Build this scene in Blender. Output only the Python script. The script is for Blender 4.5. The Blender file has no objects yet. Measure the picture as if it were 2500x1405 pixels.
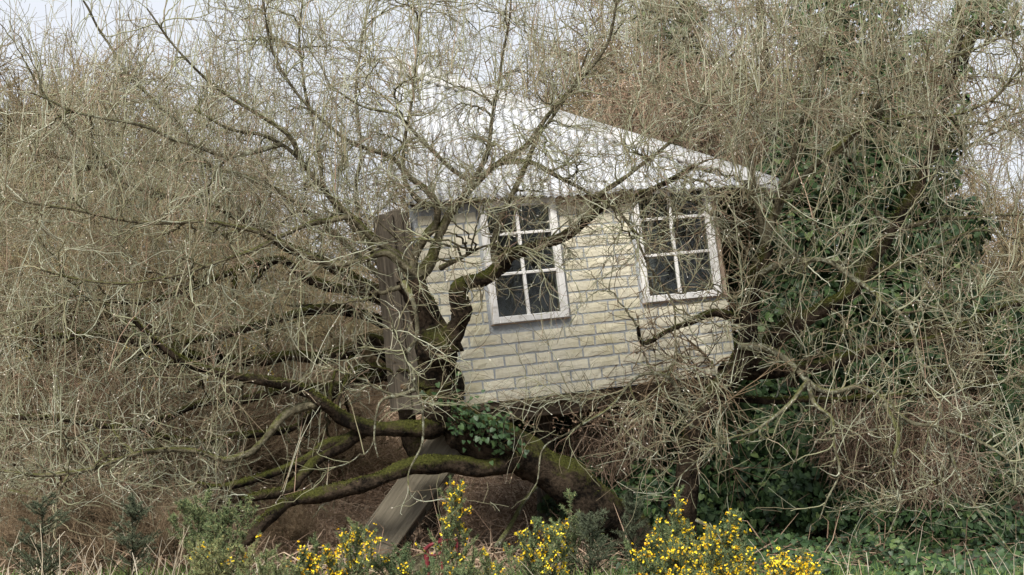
import bpy, bmesh, math, random
import numpy as np
from mathutils import Vector, Matrix
from mathutils.kdtree import KDTree

rng = np.random.default_rng(7)
random.seed(7)
SC = bpy.context.scene
COL = SC.collection

# ------------------------------------------------------------------ camera
FPX = 4667.0                       # focal length in photograph pixels (2500 wide)
PITCH = math.atan((850 - 702.5) / FPX)
CAM = np.array([0.0, 0.0, 1.6])
cam_d = bpy.data.cameras.new('camera')
cam_d.sensor_fit = 'HORIZONTAL'
cam_d.sensor_width = 36.0
cam_d.lens = 36.0 * FPX / 2500.0
cam_d.clip_start = 0.1
cam_d.clip_end = 3000
cam = bpy.data.objects.new('camera', cam_d)
cam.location = CAM
cam.rotation_euler = (math.pi / 2 + PITCH, 0, 0)
COL.objects.link(cam)
SC.camera = cam

# ------------------------------------------------------------------ sky and sun
SUN_EL, SUN_AZ = math.radians(45), math.radians(204)      # azimuth clockwise from +Y: behind the camera
world = bpy.data.worlds.new('World')
SC.world = world
world.use_nodes = True
wn, wl = world.node_tree.nodes, world.node_tree.links
wn.clear()
w_out = wn.new('ShaderNodeOutputWorld')
w_bg = wn.new('ShaderNodeBackground')
w_sky = wn.new('ShaderNodeTexSky')
w_sky.sky_type = 'NISHITA'
w_sky.sun_disc = False
w_sky.sun_elevation = SUN_EL
w_sky.sun_rotation = SUN_AZ
w_hs = wn.new('ShaderNodeHueSaturation')
w_hs.inputs['Saturation'].default_value = 0.45
w_mix = wn.new('ShaderNodeMix')
w_mix.data_type = 'RGBA'
w_mix.inputs[0].default_value = 0.8
w_mix.inputs[7].default_value = (8.6, 8.95, 9.7, 1)       # the even cloud cover
wl.new(w_sky.outputs[0], w_hs.inputs['Color'])
wl.new(w_hs.outputs[0], w_mix.inputs[6])
wl.new(w_mix.outputs[2], w_bg.inputs[0])
w_bg.inputs[1].default_value = 0.063
wl.new(w_bg.outputs[0], w_out.inputs[0])

sun_d = bpy.data.lights.new('sun', 'SUN')
sun_d.energy = 3.9
sun_d.angle = math.radians(16)
sun_d.color = (1.0, 0.95, 0.87)
sun = bpy.data.objects.new('sun', sun_d)
sun_dir = Vector((math.sin(SUN_AZ) * math.cos(SUN_EL), math.cos(SUN_AZ) * math.cos(SUN_EL), math.sin(SUN_EL)))
sun.rotation_euler = sun_dir.to_track_quat('Z', 'Y').to_euler()
sun.location = (-6, -12, 20)
COL.objects.link(sun)

SC.view_settings.view_transform = 'Standard'
SC.view_settings.look = 'None'
SC.view_settings.exposure = 0.8
SC.view_settings.gamma = 1.0
SC.view_settings.use_curve_mapping = False
SC.render.engine = 'CYCLES'
SC.cycles.max_bounces = 4
SC.cycles.diffuse_bounces = 2
SC.cycles.glossy_bounces = 2
SC.cycles.transmission_bounces = 4
SC.cycles.transparent_max_bounces = 8
SC.cycles.use_adaptive_sampling = True
SC.cycles.adaptive_threshold = 0.025
SC.cycles.use_denoising = True
SC.cycles.denoiser = 'OPENIMAGEDENOISE'

# ------------------------------------------------------------------ pixel <-> place
F_ = np.array([0, math.cos(PITCH), math.sin(PITCH)])
U_ = np.array([0, -math.sin(PITCH), math.cos(PITCH)])
X_ = np.array([1.0, 0, 0])


def P(px, py, d):
    """a point d metres out (along Y) on the sight line through a photograph pixel"""
    px, py, d = np.asarray(px, float), np.asarray(py, float), np.asarray(d, float)
    v = F_ + X_ * ((px - 1250) / FPX)[..., None] + U_ * ((702.5 - py) / FPX)[..., None]
    return CAM + v * (d / v[..., 1])[..., None]


def to_px(p):
    v = p - CAM
    z = v @ F_
    return 1250 + FPX * (v @ X_) / z, 702.5 - FPX * (v @ U_) / z


# ------------------------------------------------------------------ materials
def nodes_of(name):
    m = bpy.data.materials.new(name)
    m.use_nodes = True
    nt = m.node_tree
    b = nt.nodes['Principled BSDF']
    return m, nt.nodes, nt.links, b


def ramp(n, stops):
    r = n.new('ShaderNodeValToRGB')
    e = r.color_ramp.elements
    while len(e) > 1:
        e.remove(e[-1])
    e[0].position, e[0].color = stops[0][0], (*stops[0][1], 1)
    for p, c in stops[1:]:
        x = e.new(p)
        x.color = (*c, 1)
    return r


def noise_mat(name, stops, scale=8.0, detail=6.0, rough=0.85, bump=0.0, bscale=None, stretch=(1, 1, 1), spec=0.25):
    m, n, l, b = nodes_of(name)
    tc = n.new('ShaderNodeTexCoord')
    mp = n.new('ShaderNodeMapping')
    mp.inputs['Scale'].default_value = stretch
    l.new(tc.outputs['Object'], mp.inputs[0])
    no = n.new('ShaderNodeTexNoise')
    no.inputs['Scale'].default_value = scale
    no.inputs['Detail'].default_value = detail
    l.new(mp.outputs[0], no.inputs['Vector'])
    r = ramp(n, stops)
    l.new(no.outputs[0], r.inputs[0])
    l.new(r.outputs[0], b.inputs['Base Color'])
    b.inputs['Roughness'].default_value = rough
    b.inputs['Specular IOR Level'].default_value = spec
    if bump:
        n2 = n.new('ShaderNodeTexNoise')
        n2.inputs['Scale'].default_value = bscale or scale * 4
        n2.inputs['Detail'].default_value = 6
        l.new(mp.outputs[0], n2.inputs['Vector'])
        bp = n.new('ShaderNodeBump')
        bp.inputs['Strength'].default_value = bump
        bp.inputs['Distance'].default_value = 0.02
        l.new(n2.outputs[0], bp.inputs['Height'])
        l.new(bp.outputs[0], b.inputs['Normal'])
    return m


def attr_mat(name, stops, rough=0.8, spec=0.25, nscale=0.0, namp=0.3):
    """colour from the per-piece value 'rnd' stored on the mesh"""
    m, n, l, b = nodes_of(name)
    a = n.new('ShaderNodeAttribute')
    a.attribute_name = 'rnd'
    r = ramp(n, stops)
    src = a.outputs['Fac']
    if nscale:
        tc = n.new('ShaderNodeTexCoord')
        no = n.new('ShaderNodeTexNoise')
        no.inputs['Scale'].default_value = nscale
        no.inputs['Detail'].default_value = 3
        l.new(tc.outputs['Object'], no.inputs['Vector'])
        ma = n.new('ShaderNodeMath')
        ma.operation = 'MULTIPLY_ADD'
        ma.inputs[1].default_value = namp * 2
        l.new(no.outputs[0], ma.inputs[0])
        su = n.new('ShaderNodeMath')
        su.operation = 'SUBTRACT'
        su.inputs[1].default_value = namp
        l.new(src, su.inputs[0])
        l.new(su.outputs[0], ma.inputs[2])
        src = ma.outputs[0]
    l.new(src, r.inputs[0])
    l.new(r.outputs[0], b.inputs['Base Color'])
    b.inputs['Roughness'].default_value = rough
    b.inputs['Specular IOR Level'].default_value = spec
    return m


def bark_mat(name, dark, light, moss, moss_at, lichen=(0.30, 0.32, 0.25), lichen_at=0.62):
    """bark: fissures, small lichen scabs, ragged moss on the upper side"""
    m, n, l, b = nodes_of(name)
    tc = n.new('ShaderNodeTexCoord')

    def noise(scale, detail=8, rough=0.6):
        x = n.new('ShaderNodeTexNoise')
        x.inputs['Scale'].default_value = scale
        x.inputs['Detail'].default_value = detail
        x.inputs['Roughness'].default_value = rough
        l.new(tc.outputs['Object'], x.inputs['Vector'])
        return x

    def math_(op, x, y=None, z=None):
        q = n.new('ShaderNodeMath')
        q.operation = op
        for i, v in enumerate((x, y, z)):
            if v is None:
                continue
            if isinstance(v, (int, float)):
                q.inputs[i].default_value = v
            else:
                l.new(v, q.inputs[i])
        return q.outputs[0]

    n1 = noise(34, 10, 0.7)
    n1b = noise(7, 6)
    mixn = math_('MULTIPLY_ADD', n1b.outputs[0], 0.5, math_('MULTIPLY', n1.outputs[0], 0.5))
    r1 = ramp(n, [(0.43, dark), (0.50, tuple((p + q) / 2.2 for p, q in zip(dark, light))), (0.58, light)])
    l.new(mixn, r1.inputs[0])
    n2 = noise(19, 9, 0.75)
    rl = ramp(n, [(lichen_at, (0, 0, 0)), (lichen_at + 0.07, (0.85, 0.85, 0.85))])
    l.new(n2.outputs[0], rl.inputs[0])
    mx1 = n.new('ShaderNodeMix')
    mx1.data_type = 'RGBA'
    l.new(rl.outputs[0], mx1.inputs[0])
    l.new(r1.outputs[0], mx1.inputs[6])
    mx1.inputs[7].default_value = (*lichen, 1)
    ge = n.new('ShaderNodeNewGeometry')
    sp = n.new('ShaderNodeSeparateXYZ')
    l.new(ge.outputs['Normal'], sp.inputs[0])
    n3 = noise(2.6, 4)
    n3b = noise(48, 6, 0.7)
    e = math_('MULTIPLY_ADD', sp.outputs['Z'], 0.26, n3.outputs[0])
    e = math_('MULTIPLY_ADD', n3b.outputs[0], 0.55, e)
    rm = ramp(n, [(moss_at + 0.275 - 0.1, (0, 0, 0)), (moss_at + 0.275 + 0.18, (0.9, 0.9, 0.9))])
    l.new(e, rm.inputs[0])
    n4 = noise(70, 4)
    rmo = ramp(n, [(0.3, tuple(c * 0.4 for c in moss)), (0.72, tuple(c * 1.4 for c in moss))])
    l.new(n4.outputs[0], rmo.inputs[0])
    mx2 = n.new('ShaderNodeMix')
    mx2.data_type = 'RGBA'
    l.new(rm.outputs[0], mx2.inputs[0])
    l.new(mx1.outputs[2], mx2.inputs[6])
    l.new(rmo.outputs[0], mx2.inputs[7])
    l.new(mx2.outputs[2], b.inputs['Base Color'])
    b.inputs['Roughness'].default_value = 0.95
    b.inputs['Specular IOR Level'].default_value = 0.08
    bp = n.new('ShaderNodeBump')
    bp.inputs['Strength'].default_value = 1.0
    bp.inputs['Distance'].default_value = 0.035
    l.new(n1.outputs[0], bp.inputs['Height'])
    l.new(bp.outputs[0], b.inputs['Normal'])
    return m


M = {}
M['bark_old'] = bark_mat('bark_old', (0.008, 0.0065, 0.005), (0.07, 0.052, 0.036), (0.07, 0.075, 0.018), 0.63, (0.17, 0.18, 0.13), 0.66)
M['bark_limb'] = bark_mat('bark_limb', (0.055, 0.047, 0.03), (0.215, 0.195, 0.13), (0.11, 0.115, 0.035), 0.66, (0.22, 0.23, 0.16), 0.60)
M['bark_pale'] = bark_mat('bark_pale', (0.075, 0.067, 0.044), (0.205, 0.195, 0.13), (0.14, 0.145, 0.055), 0.74, (0.34, 0.36, 0.275), 0.52)
M['twig'] = attr_mat('twig', [(0.0, (0.05, 0.04, 0.027)), (0.18, (0.155, 0.12, 0.076)), (0.36, (0.20, 0.175, 0.108)), (0.5, (0.205, 0.208, 0.124)),
                              (0.66, (0.25, 0.257, 0.17)), (0.78, (0.37, 0.385, 0.295)), (0.90, (0.25, 0.20, 0.135)), (1.0, (0.28, 0.185, 0.135))], nscale=5, namp=0.18)
M['twig_tan'] = attr_mat('twig_tan', [(0.0, (0.10, 0.073, 0.043)), (0.4, (0.215, 0.168, 0.095)), (0.75, (0.30, 0.24, 0.14)),
                                      (1.0, (0.25, 0.24, 0.12))], nscale=2, namp=0.2)
M['twig_brown'] = attr_mat('twig_brown', [(0.0, (0.08, 0.055, 0.033)), (0.5, (0.21, 0.15, 0.09)), (1.0, (0.31, 0.235, 0.15))])
M['catkin'] = attr_mat('catkin', [(0.0, (0.40, 0.30, 0.21)), (0.5, (0.58, 0.52, 0.43)), (1.0, (0.74, 0.72, 0.66))], rough=0.9)
M['ivy'] = attr_mat('ivy', [(0.0, (0.016, 0.036, 0.015)), (0.5, (0.036, 0.072, 0.026)), (0.85, (0.075, 0.125, 0.04)),
                            (1.0, (0.13, 0.18, 0.06))], rough=0.5, spec=0.3)
M['needle'] = attr_mat('needle', [(0.0, (0.05, 0.085, 0.04)), (0.5, (0.11, 0.155, 0.07)), (0.85, (0.18, 0.215, 0.09)),
                                  (1.0, (0.27, 0.25, 0.11))], rough=0.7)
M['moss'] = attr_mat('moss', [(0.0, (0.03, 0.034, 0.008)), (0.5, (0.075, 0.082, 0.018)), (1.0, (0.14, 0.14, 0.035))], rough=0.95, spec=0.1)
M['spruce'] = attr_mat('spruce', [(0.0, (0.03, 0.042, 0.024)), (1.0, (0.12, 0.14, 0.085))], rough=0.7)
M['flower'] = attr_mat('flower', [(0.0, (0.42, 0.22, 0.02)), (0.12, (0.72, 0.40, 0.01)), (0.5, (0.82, 0.59, 0.015)), (1.0, (0.86, 0.72, 0.06))], rough=0.6)
M['bracken'] = attr_mat('bracken', [(0.0, (0.10, 0.064, 0.04)), (0.35, (0.25, 0.172, 0.117)), (0.7, (0.38, 0.285, 0.205)),
                                    (1.0, (0.50, 0.42, 0.31))], rough=0.9)
M['stalk'] = attr_mat('stalk', [(0.0, (0.30, 0.25, 0.17)), (1.0, (0.55, 0.50, 0.40))], rough=0.8)
M['grass'] = attr_mat('grass', [(0.0, (0.05, 0.09, 0.022)), (0.6, (0.10, 0.17, 0.045)), (1.0, (0.22, 0.22, 0.09))], rough=0.7)
M['ground'] = noise_mat('ground', [(0.25, (0.06, 0.043, 0.03)), (0.5, (0.17, 0.12, 0.082)), (0.75, (0.27, 0.2, 0.14))],
                        scale=3.0, detail=10, rough=1.0, bump=0.8, bscale=25, spec=0.05)


# timber: long grain
def wood_mat(name, dark, light, axis=2, rough=0.85):
    s = [14, 14, 14]
    s[axis] = 0.9
    return noise_mat(name, [(0.25, dark), (0.5, tuple((a + b) / 2 for a, b in zip(dark, light))), (0.72, light)], scale=4.0,
                     detail=8, rough=rough, bump=0.35, bscale=7, stretch=tuple(s), spec=0.15)


M['timber_z'] = wood_mat('timber_upright', (0.07, 0.06, 0.046), (0.185, 0.158, 0.122), 2)
M['timber_x'] = wood_mat('timber_level', (0.08, 0.058, 0.04), (0.185, 0.14, 0.10), 0)
M['timber_stair'] = wood_mat('timber_stair', (0.09, 0.08, 0.06), (0.17, 0.15, 0.112), 0)
M['ply'] = noise_mat('plywood', [(0.3, (0.25, 0.185, 0.135)), (0.7, (0.40, 0.31, 0.235))], scale=5, detail=8, stretch=(1, 1, 4))
M['mortar'] = noise_mat('mortar', [(0.3, (0.29, 0.315, 0.33)), (0.7, (0.40, 0.42, 0.435))], scale=12, rough=0.95, bump=0.4)
M['inside'] = noise_mat('inside_boards', [(0.3, (0.10, 0.075, 0.055)), (0.7, (0.2, 0.155, 0.115))], scale=4, stretch=(12, 12, 0.8))


def brick_mat():
    m, n, l, b = nodes_of('brick_slip')
    tc = n.new('ShaderNodeTexCoord')
    oi = n.new('ShaderNodeObjectInfo')
    va = n.new('ShaderNodeVectorMath')
    va.operation = 'ADD'
    l.new(tc.outputs['Object'], va.inputs[0])
    sc_ = n.new('ShaderNodeVectorMath')
    sc_.operation = 'SCALE'
    sc_.inputs['Scale'].default_value = 37
    cx = n.new('ShaderNodeCombineXYZ')
    l.new(oi.outputs['Random'], cx.inputs[0])
    l.new(cx.outputs[0], sc_.inputs[0])
    l.new(sc_.outputs[0], va.inputs[1])
    n1 = n.new('ShaderNodeTexNoise')
    n1.inputs['Scale'].default_value = 9
    n1.inputs['Detail'].default_value = 8
    l.new(va.outputs[0], n1.inputs['Vector'])
    r1 = ramp(n, [(0.2, (0.60, 0.555, 0.42)), (0.5, (0.69, 0.65, 0.515)), (0.8, (0.735, 0.70, 0.57))])
    l.new(n1.outputs[0], r1.inputs[0])
    # per-brick tone
    hs = n.new('ShaderNodeHueSaturation')
    mr = n.new('ShaderNodeMapRange')
    mr.inputs[3].default_value = 0.9
    mr.inputs[4].default_value = 1.06
    l.new(oi.outputs['Random'], mr.inputs[0])
    l.new(mr.outputs[0], hs.inputs['Value'])
    l.new(r1.outputs[0], hs.inputs['Color'])
    # algae stains with a shape of their own, in wall space
    ge = n.new('ShaderNodeNewGeometry')
    n2 = n.new('ShaderNodeTexNoise')
    n2.inputs['Scale'].default_value = 1.7
    n2.inputs['Detail'].default_value = 6
    l.new(ge.outputs['Position'], n2.inputs['Vector'])
    r2 = ramp(n, [(0.57, (0, 0, 0)), (0.75, (0.6, 0.6, 0.6))])
    l.new(n2.outputs[0], r2.inputs[0])
    mx = n.new('ShaderNodeMix')
    mx.data_type = 'RGBA'
    l.new(r2.outputs[0], mx.inputs[0])
    l.new(hs.outputs[0], mx.inputs[6])
    mx.inputs[7].default_value = (0.47, 0.42, 0.22, 1)
    l.new(mx.outputs[2], b.inputs['Base Color'])
    b.inputs['Roughness'].default_value = 0.9
    b.inputs['Specular IOR Level'].default_value = 0.15
    # riven face: a few long cracks
    mp = n.new('ShaderNodeMapping')
    mp.inputs['Scale'].default_value = (7, 7, 26)
    l.new(va.outputs[0], mp.inputs[0])
    n3 = n.new('ShaderNodeTexNoise')
    n3.inputs['Scale'].default_value = 1.0
    n3.inputs['Detail'].default_value = 4
    l.new(mp.outputs[0], n3.inputs['Vector'])
    bp = n.new('ShaderNodeBump')
    bp.inputs['Strength'].default_value = 0.4
    bp.inputs['Distance'].default_value = 0.02
    l.new(n3.outputs[0], bp.inputs['Height'])
    l.new(bp.outputs[0], b.inputs['Normal'])
    return m


M['brick'] = brick_mat()
M['white_paint'] = noise_mat('white_paint', [(0.28, (0.48, 0.46, 0.42)), (0.42, (0.74, 0.73, 0.71)), (0.8, (0.82, 0.82, 0.81))], scale=14,
                             detail=8, rough=0.5, bump=0.15, spec=0.4)
def roof_mat():
    m, n, l, b = nodes_of('roof_sheet')
    tc = n.new('ShaderNodeTexCoord')

    def noise(scale, stretch, detail=8):
        mp = n.new('ShaderNodeMapping')
        mp.inputs['Scale'].default_value = stretch
        l.new(tc.outputs['Object'], mp.inputs[0])
        x = n.new('ShaderNodeTexNoise')
        x.inputs['Scale'].default_value = scale
        x.inputs['Detail'].default_value = detail
        l.new(mp.outputs[0], x.inputs['Vector'])
        return x.outputs[0]

    r1 = ramp(n, [(0.3, (0.40, 0.42, 0.455)), (0.55, (0.51, 0.53, 0.565)), (0.8, (0.57, 0.585, 0.61))])
    l.new(noise(2.2, (3, 3, 0.6)), r1.inputs[0])
    r2 = ramp(n, [(0.52, (0, 0, 0)), (0.70, (0.75, 0.75, 0.75))])
    l.new(noise(5.0, (6, 1.0, 0.7)), r2.inputs[0])
    r3 = ramp(n, [(0.60, (0, 0, 0)), (0.68, (0.8, 0.8, 0.8))])
    l.new(noise(16, (1, 1, 1)), r3.inputs[0])
    m1 = n.new('ShaderNodeMix')
    m1.data_type = 'RGBA'
    l.new(r2.outputs[0], m1.inputs[0])
    l.new(r1.outputs[0], m1.inputs[6])
    m1.inputs[7].default_value = (0.27, 0.28, 0.255, 1)
    m2 = n.new('ShaderNodeMix')
    m2.data_type = 'RGBA'
    l.new(r3.outputs[0], m2.inputs[0])
    l.new(m1.outputs[2], m2.inputs[6])
    m2.inputs[7].default_value = (0.22, 0.23, 0.16, 1)
    l.new(m2.outputs[2], b.inputs['Base Color'])
    b.inputs['Roughness'].default_value = 0.55
    b.inputs['Specular IOR Level'].default_value = 0.4
    return m


M['roof'] = roof_mat()
M['flashing'] = noise_mat('flashing', [(0.3, (0.34, 0.34, 0.31)), (0.45, (0.50, 0.505, 0.51)), (0.7, (0.58, 0.585, 0.59))], scale=7, rough=0.5, spec=0.5)
M['red'] = noise_mat('red_paint', [(0.3, (0.09, 0.014, 0.018)), (0.7, (0.165, 0.018, 0.026))], scale=20, rough=0.5, spec=0.4)
M['iron'] = noise_mat('bolt_iron', [(0.3, (0.10, 0.07, 0.045)), (0.7, (0.24, 0.17, 0.10))], scale=40, rough=0.7)


def glass_mat():
    m = bpy.data.materials.new('window_glass')
    m.use_nodes = True
    n, l = m.node_tree.nodes, m.node_tree.links
    n.clear()
    o = n.new('ShaderNodeOutputMaterial')
    t = n.new('ShaderNodeBsdfTransparent')
    t.inputs[0].default_value = (0.74, 0.78, 0.72, 1)
    g = n.new('ShaderNodeBsdfGlossy')
    g.inputs['Roughness'].default_value = 0.05
    lw = n.new('ShaderNodeFresnel')
    lw.inputs[0].default_value = 1.6
    mr = n.new('ShaderNodeMath')
    mr.operation = 'MULTIPLY_ADD'
    mr.inputs[1].default_value = 0.75
    mr.inputs[2].default_value = 0.0
    l.new(lw.outputs[0], mr.inputs[0])
    mx = n.new('ShaderNodeMixShader')
    l.new(mr.outputs[0], mx.inputs[0])
    l.new(t.outputs[0], mx.inputs[1])
    l.new(g.outputs[0], mx.inputs[2])
    l.new(mx.outputs[0], o.inputs[0])
    return m


M['glass'] = glass_mat()


# ------------------------------------------------------------------ object helpers
def tag(o, label=None, cat=None, group=None, kind=None):
    if label:
        o['label'] = label
    if cat:
        o['category'] = cat
    if group:
        o['group'] = group
    if kind:
        o['kind'] = kind
    return o


def empty(name, loc, label=None, cat=None, group=None, matrix=None):
    o = bpy.data.objects.new(name, None)
    COL.objects.link(o)
    if matrix is not None:
        o.matrix_world = matrix
    else:
        o.location = loc
    o.empty_display_size = 0.2
    return tag(o, label, cat, group)


def np_mesh(name, verts, faces, rnd=None, smooth=False):
    """verts (N,3); faces (F,k) all the same k"""
    me = bpy.data.meshes.new(name)
    verts = np.ascontiguousarray(verts, dtype=np.float32)
    faces = np.ascontiguousarray(faces, dtype=np.int32)
    F, k = faces.shape
    me.vertices.add(len(verts))
    me.vertices.foreach_set('co', verts.ravel())
    me.loops.add(F * k)
    me.loops.foreach_set('vertex_index', faces.ravel())
    me.polygons.add(F)
    me.polygons.foreach_set('loop_start', np.arange(0, F * k, k, dtype=np.int32))
    me.polygons.foreach_set('loop_total', np.full(F, k, dtype=np.int32))
    if smooth:
        me.polygons.foreach_set('use_smooth', np.ones(F, dtype=bool))
    if rnd is not None:
        a = me.attributes.new('rnd', 'FLOAT', 'POINT')
        a.data.foreach_set('value', np.ascontiguousarray(rnd, dtype=np.float32))
    me.update(calc_edges=True)
    return me


def link(name, me, mat, parent=None, loc=None):
    o = bpy.data.objects.new(name, me)
    if mat is not None and len(me.materials) == 0:
        me.materials.append(mat)
    COL.objects.link(o)
    if parent is not None:
        o.parent = parent
    if loc is not None:
        o.location = loc
    return o


def norm(v):
    return v / np.maximum(np.linalg.norm(v, axis=-1, keepdims=True), 1e-9)


def tubes(Pn, R, S=3, rough=0.0, origin=None, ridge=None):
    """Pn (N,K,3) paths, R (N,K) radii -> verts, quads, branch index of each vertex"""
    N, K, _ = Pn.shape
    T = np.empty_like(Pn)
    T[:, 1:-1] = Pn[:, 2:] - Pn[:, :-2]
    T[:, 0] = Pn[:, 1] - Pn[:, 0]
    T[:, -1] = Pn[:, -1] - Pn[:, -2]
    T = norm(T)
    over = norm(Pn[:, -1] - Pn[:, 0] + 1e-9)
    ref = np.zeros((N, 3))
    ax = np.argmin(np.abs(over), axis=1)
    ref[np.arange(N), ax] = 1
    ref = np.repeat(ref[:, None], K, 1)
    u = norm(np.cross(T, ref))
    v = np.cross(T, u)
    ang = np.arange(S) * 2 * math.pi / S
    rr = R[..., None] * np.ones(S)
    if rough:
        rr = rr * (1 + rough * rng.normal(size=rr.shape))
    if ridge is not None:
        rr = rr * ridge[None]
    V = Pn[:, :, None] + rr[..., None] * (np.cos(ang)[:, None] * u[:, :, None] + np.sin(ang)[:, None] * v[:, :, None])
    idx = np.arange(N * K * S).reshape(N, K, S)
    a = idx[:, :-1]
    b = idx[:, 1:]
    q = np.stack([a, np.roll(a, -1, 2), np.roll(b, -1, 2), b], -1).reshape(-1, 4)
    bi = np.repeat(np.arange(N), K * S)
    V = V.reshape(-1, 3)
    if origin is not None:
        V = V - origin
    return V, q, bi


def catmull(pts, n):
    """smooth polyline through the points, n samples (arrays of any width)"""
    pts = np.asarray(pts, float)
    m = len(pts)
    ext = np.vstack([2 * pts[0] - pts[1], pts, 2 * pts[-1] - pts[-2]])
    t = np.linspace(0, m - 1 - 1e-6, n)
    i = t.astype(int)
    s = (t - i)[:, None]
    p0, p1, p2, p3 = ext[i], ext[i + 1], ext[i + 2], ext[i + 3]
    return 0.5 * (2 * p1 + (p2 - p0) * s + (2 * p0 - 5 * p1 + 4 * p2 - p3) * s ** 2 + (3 * p1 - p0 - 3 * p2 + p3) * s ** 3)


def sample_children(Pp, Rp, n, L, spread=0.9, up=0.0, K=4, r0=0.003, r1=0.0015, tmin=0.15, wig=0.06, along=0.6, tmax=1.0):
    """n side twigs starting on the given paths; returns paths, radii, parent index"""
    N, Kp, _ = Pp.shape
    ln = np.linalg.norm(Pp[:, -1] - Pp[:, 0], axis=1) + 1e-6
    par = rng.choice(N, n, p=ln / ln.sum())
    t = rng.uniform(tmin, tmax, n) * (Kp - 1) * 0.9999
    i = t.astype(int)
    s = (t - i)[:, None]
    p = Pp[par, i] * (1 - s) + Pp[par, i + 1] * s
    d = norm(Pp[par, i + 1] - Pp[par, i])
    dr = norm(d * along + spread * rng.normal(size=(n, 3)) * 0.6 + np.array([0, 0, up]))
    return walk(p, dr, n, rng.uniform(L[0], L[1], n), K, wig, up, r0, r1, Rp[par, i]) + (par,)


def walk(p, dr, n, ln, K, wig, up, r0, r1, rmax=None):
    pts = np.empty((n, K, 3))
    pts[:, 0] = p
    st = (ln / (K - 1))[:, None]
    bend = rng.normal(size=(n, 3)) * wig * 2.2
    for k in range(1, K):
        dr = norm(dr + bend + rng.normal(size=(n, 3)) * wig * 1.6 + np.array([0, 0, up * 0.25]))
        pts[:, k] = pts[:, k - 1] + dr * st
    rs = np.full(n, r0) if rmax is None else np.minimum(r0, rmax * 0.85)
    R = rs[:, None] * (1 - np.linspace(0, 1, K)) + r1 * np.linspace(0, 1, K)
    return pts, R


def spindles(p, d, ln, w, S=4):
    """small pointed ovals (catkins, buds, flowers)"""
    n = len(p)
    path = np.stack([p, p + d * (ln * 0.35)[:, None], p + d * (ln * 0.75)[:, None], p + d * ln[:, None]], 1)
    R = w[:, None] * np.array([0.25, 1.0, 0.8, 0.12])
    return tubes(path, R, S)


def box_bm(bm, c, s, mat3=None):
    r = bmesh.ops.create_cube(bm, size=1.0)
    vs = r['verts']
    for v in vs:
        q = Vector((v.co.x * s[0], v.co.y * s[1], v.co.z * s[2]))
        if mat3 is not None:
            q = mat3 @ q
        v.co = q + Vector(c)
    return vs


def box_mesh(name, s, bevel=0.0, c=(0, 0, 0), segs=1):
    bm = bmesh.new()
    box_bm(bm, c, s)
    if bevel:
        bmesh.ops.bevel(bm, geom=bm.edges[:] + bm.verts[:], offset=bevel, segments=segs, affect='EDGES', profile=0.6)
    me = bpy.data.meshes.new(name)
    bm.to_mesh(me)
    bm.free()
    return me


def smooth01(a, b, x):
    t = np.clip((x - a) / (b - a), 0, 1)
    return t * t * (3 - 2 * t)


# ------------------------------------------------------------------ ground
def hgt(x, y):
    x, y = np.asarray(x, float), np.asarray(y, float)
    left = smooth01(2.0, -4.0, x)
    top = 1.35 + 0.75 * left
    z = smooth01(15.2, 23.0, y) * top
    near = smooth01(9, 12, y) * (1 - smooth01(60, 120, y))
    z = z + near * (0.05 * np.sin(x * 2.1 + 0.7) * np.sin(y * 1.7) + 0.03 * np.sin(x * 5.3 + y * 3.1) + 0.02 * np.sin(y * 7.7 - x * 4.1))
    z = z + 0.35 * smooth01(22, 40, y) * np.sin(x * 0.23 + 1) * np.sin(y * 0.17)
    return z


gx = np.unique(np.concatenate([np.linspace(-9, 9, 121), np.sign(np.linspace(-1, 1, 61)) * (9 + 691 * np.abs(np.linspace(-1, 1, 61)) ** 2.5)]))
gy = np.unique(np.concatenate([np.linspace(8, 30, 133), -12 + np.linspace(0, 1, 12) * 19.5, 30 + 1170 * np.linspace(0.02, 1, 40) ** 2.2]))
GX, GY = np.meshgrid(gx, gy)
gv = np.stack([GX, GY, hgt(GX, GY)], -1).reshape(-1, 3)
ni, nj = len(gy), len(gx)
ii = np.arange(ni * nj).reshape(ni, nj)
gq = np.stack([ii[:-1, :-1], ii[:-1, 1:], ii[1:, 1:], ii[1:, :-1]], -1).reshape(-1, 4)
ground = link('ground', np_mesh('ground', gv, gq, smooth=True), M['ground'])
tag(ground, 'brown leaf-littered ground rising to a bank behind the tree house', kind='structure')

# ------------------------------------------------------------------ tree house
YAW, PIT, ROLL = math.radians(23.72), math.radians(-4.55), math.radians(5.66)
WW, HH = 2.565, 1.515
Rz = Matrix.Rotation(YAW, 3, 'Z')
Rx = Matrix.Rotation(PIT, 3, 'X')
Ry = Matrix.Rotation(-ROLL, 3, 'Y')
HR = Rz @ Rx @ Ry
HO = Vector((-0.5571, 14.0, 1.153))
HM = Matrix.Translation(HO) @ HR.to_4x4()
house = empty('tree_house', None, 'tilted cream brick-clad tree house with two white windows and pale corrugated roof', 'tree house', matrix=HM)
HRn = np.array(HR)
HOn = np.array(HO)
HINV = HM.inverted()


def wall_px(px, py, ylocal=0.0):
    """house coordinates of the sight line through a pixel where it meets the plane y = ylocal"""
    v = F_ + X_ * (px - 1250) / FPX + U_ * (702.5 - py) / FPX
    n = HRn[:, 1]
    o = HOn + n * ylocal
    t = ((o - CAM) @ n) / (v @ n)
    return HRn.T @ (CAM + v * t - HOn)


# plan: side walls run straight back from the camera's point of view of the place (a skewed plan)
BACK = 2.0
SK = HRn.T @ np.array([-0.02, 1.0, 0.0])
SK = SK / SK[1]                                    # step in house x per metre of depth


def hx(x, y, z=0.0):
    return (x + SK[0] * y, y, z)


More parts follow.
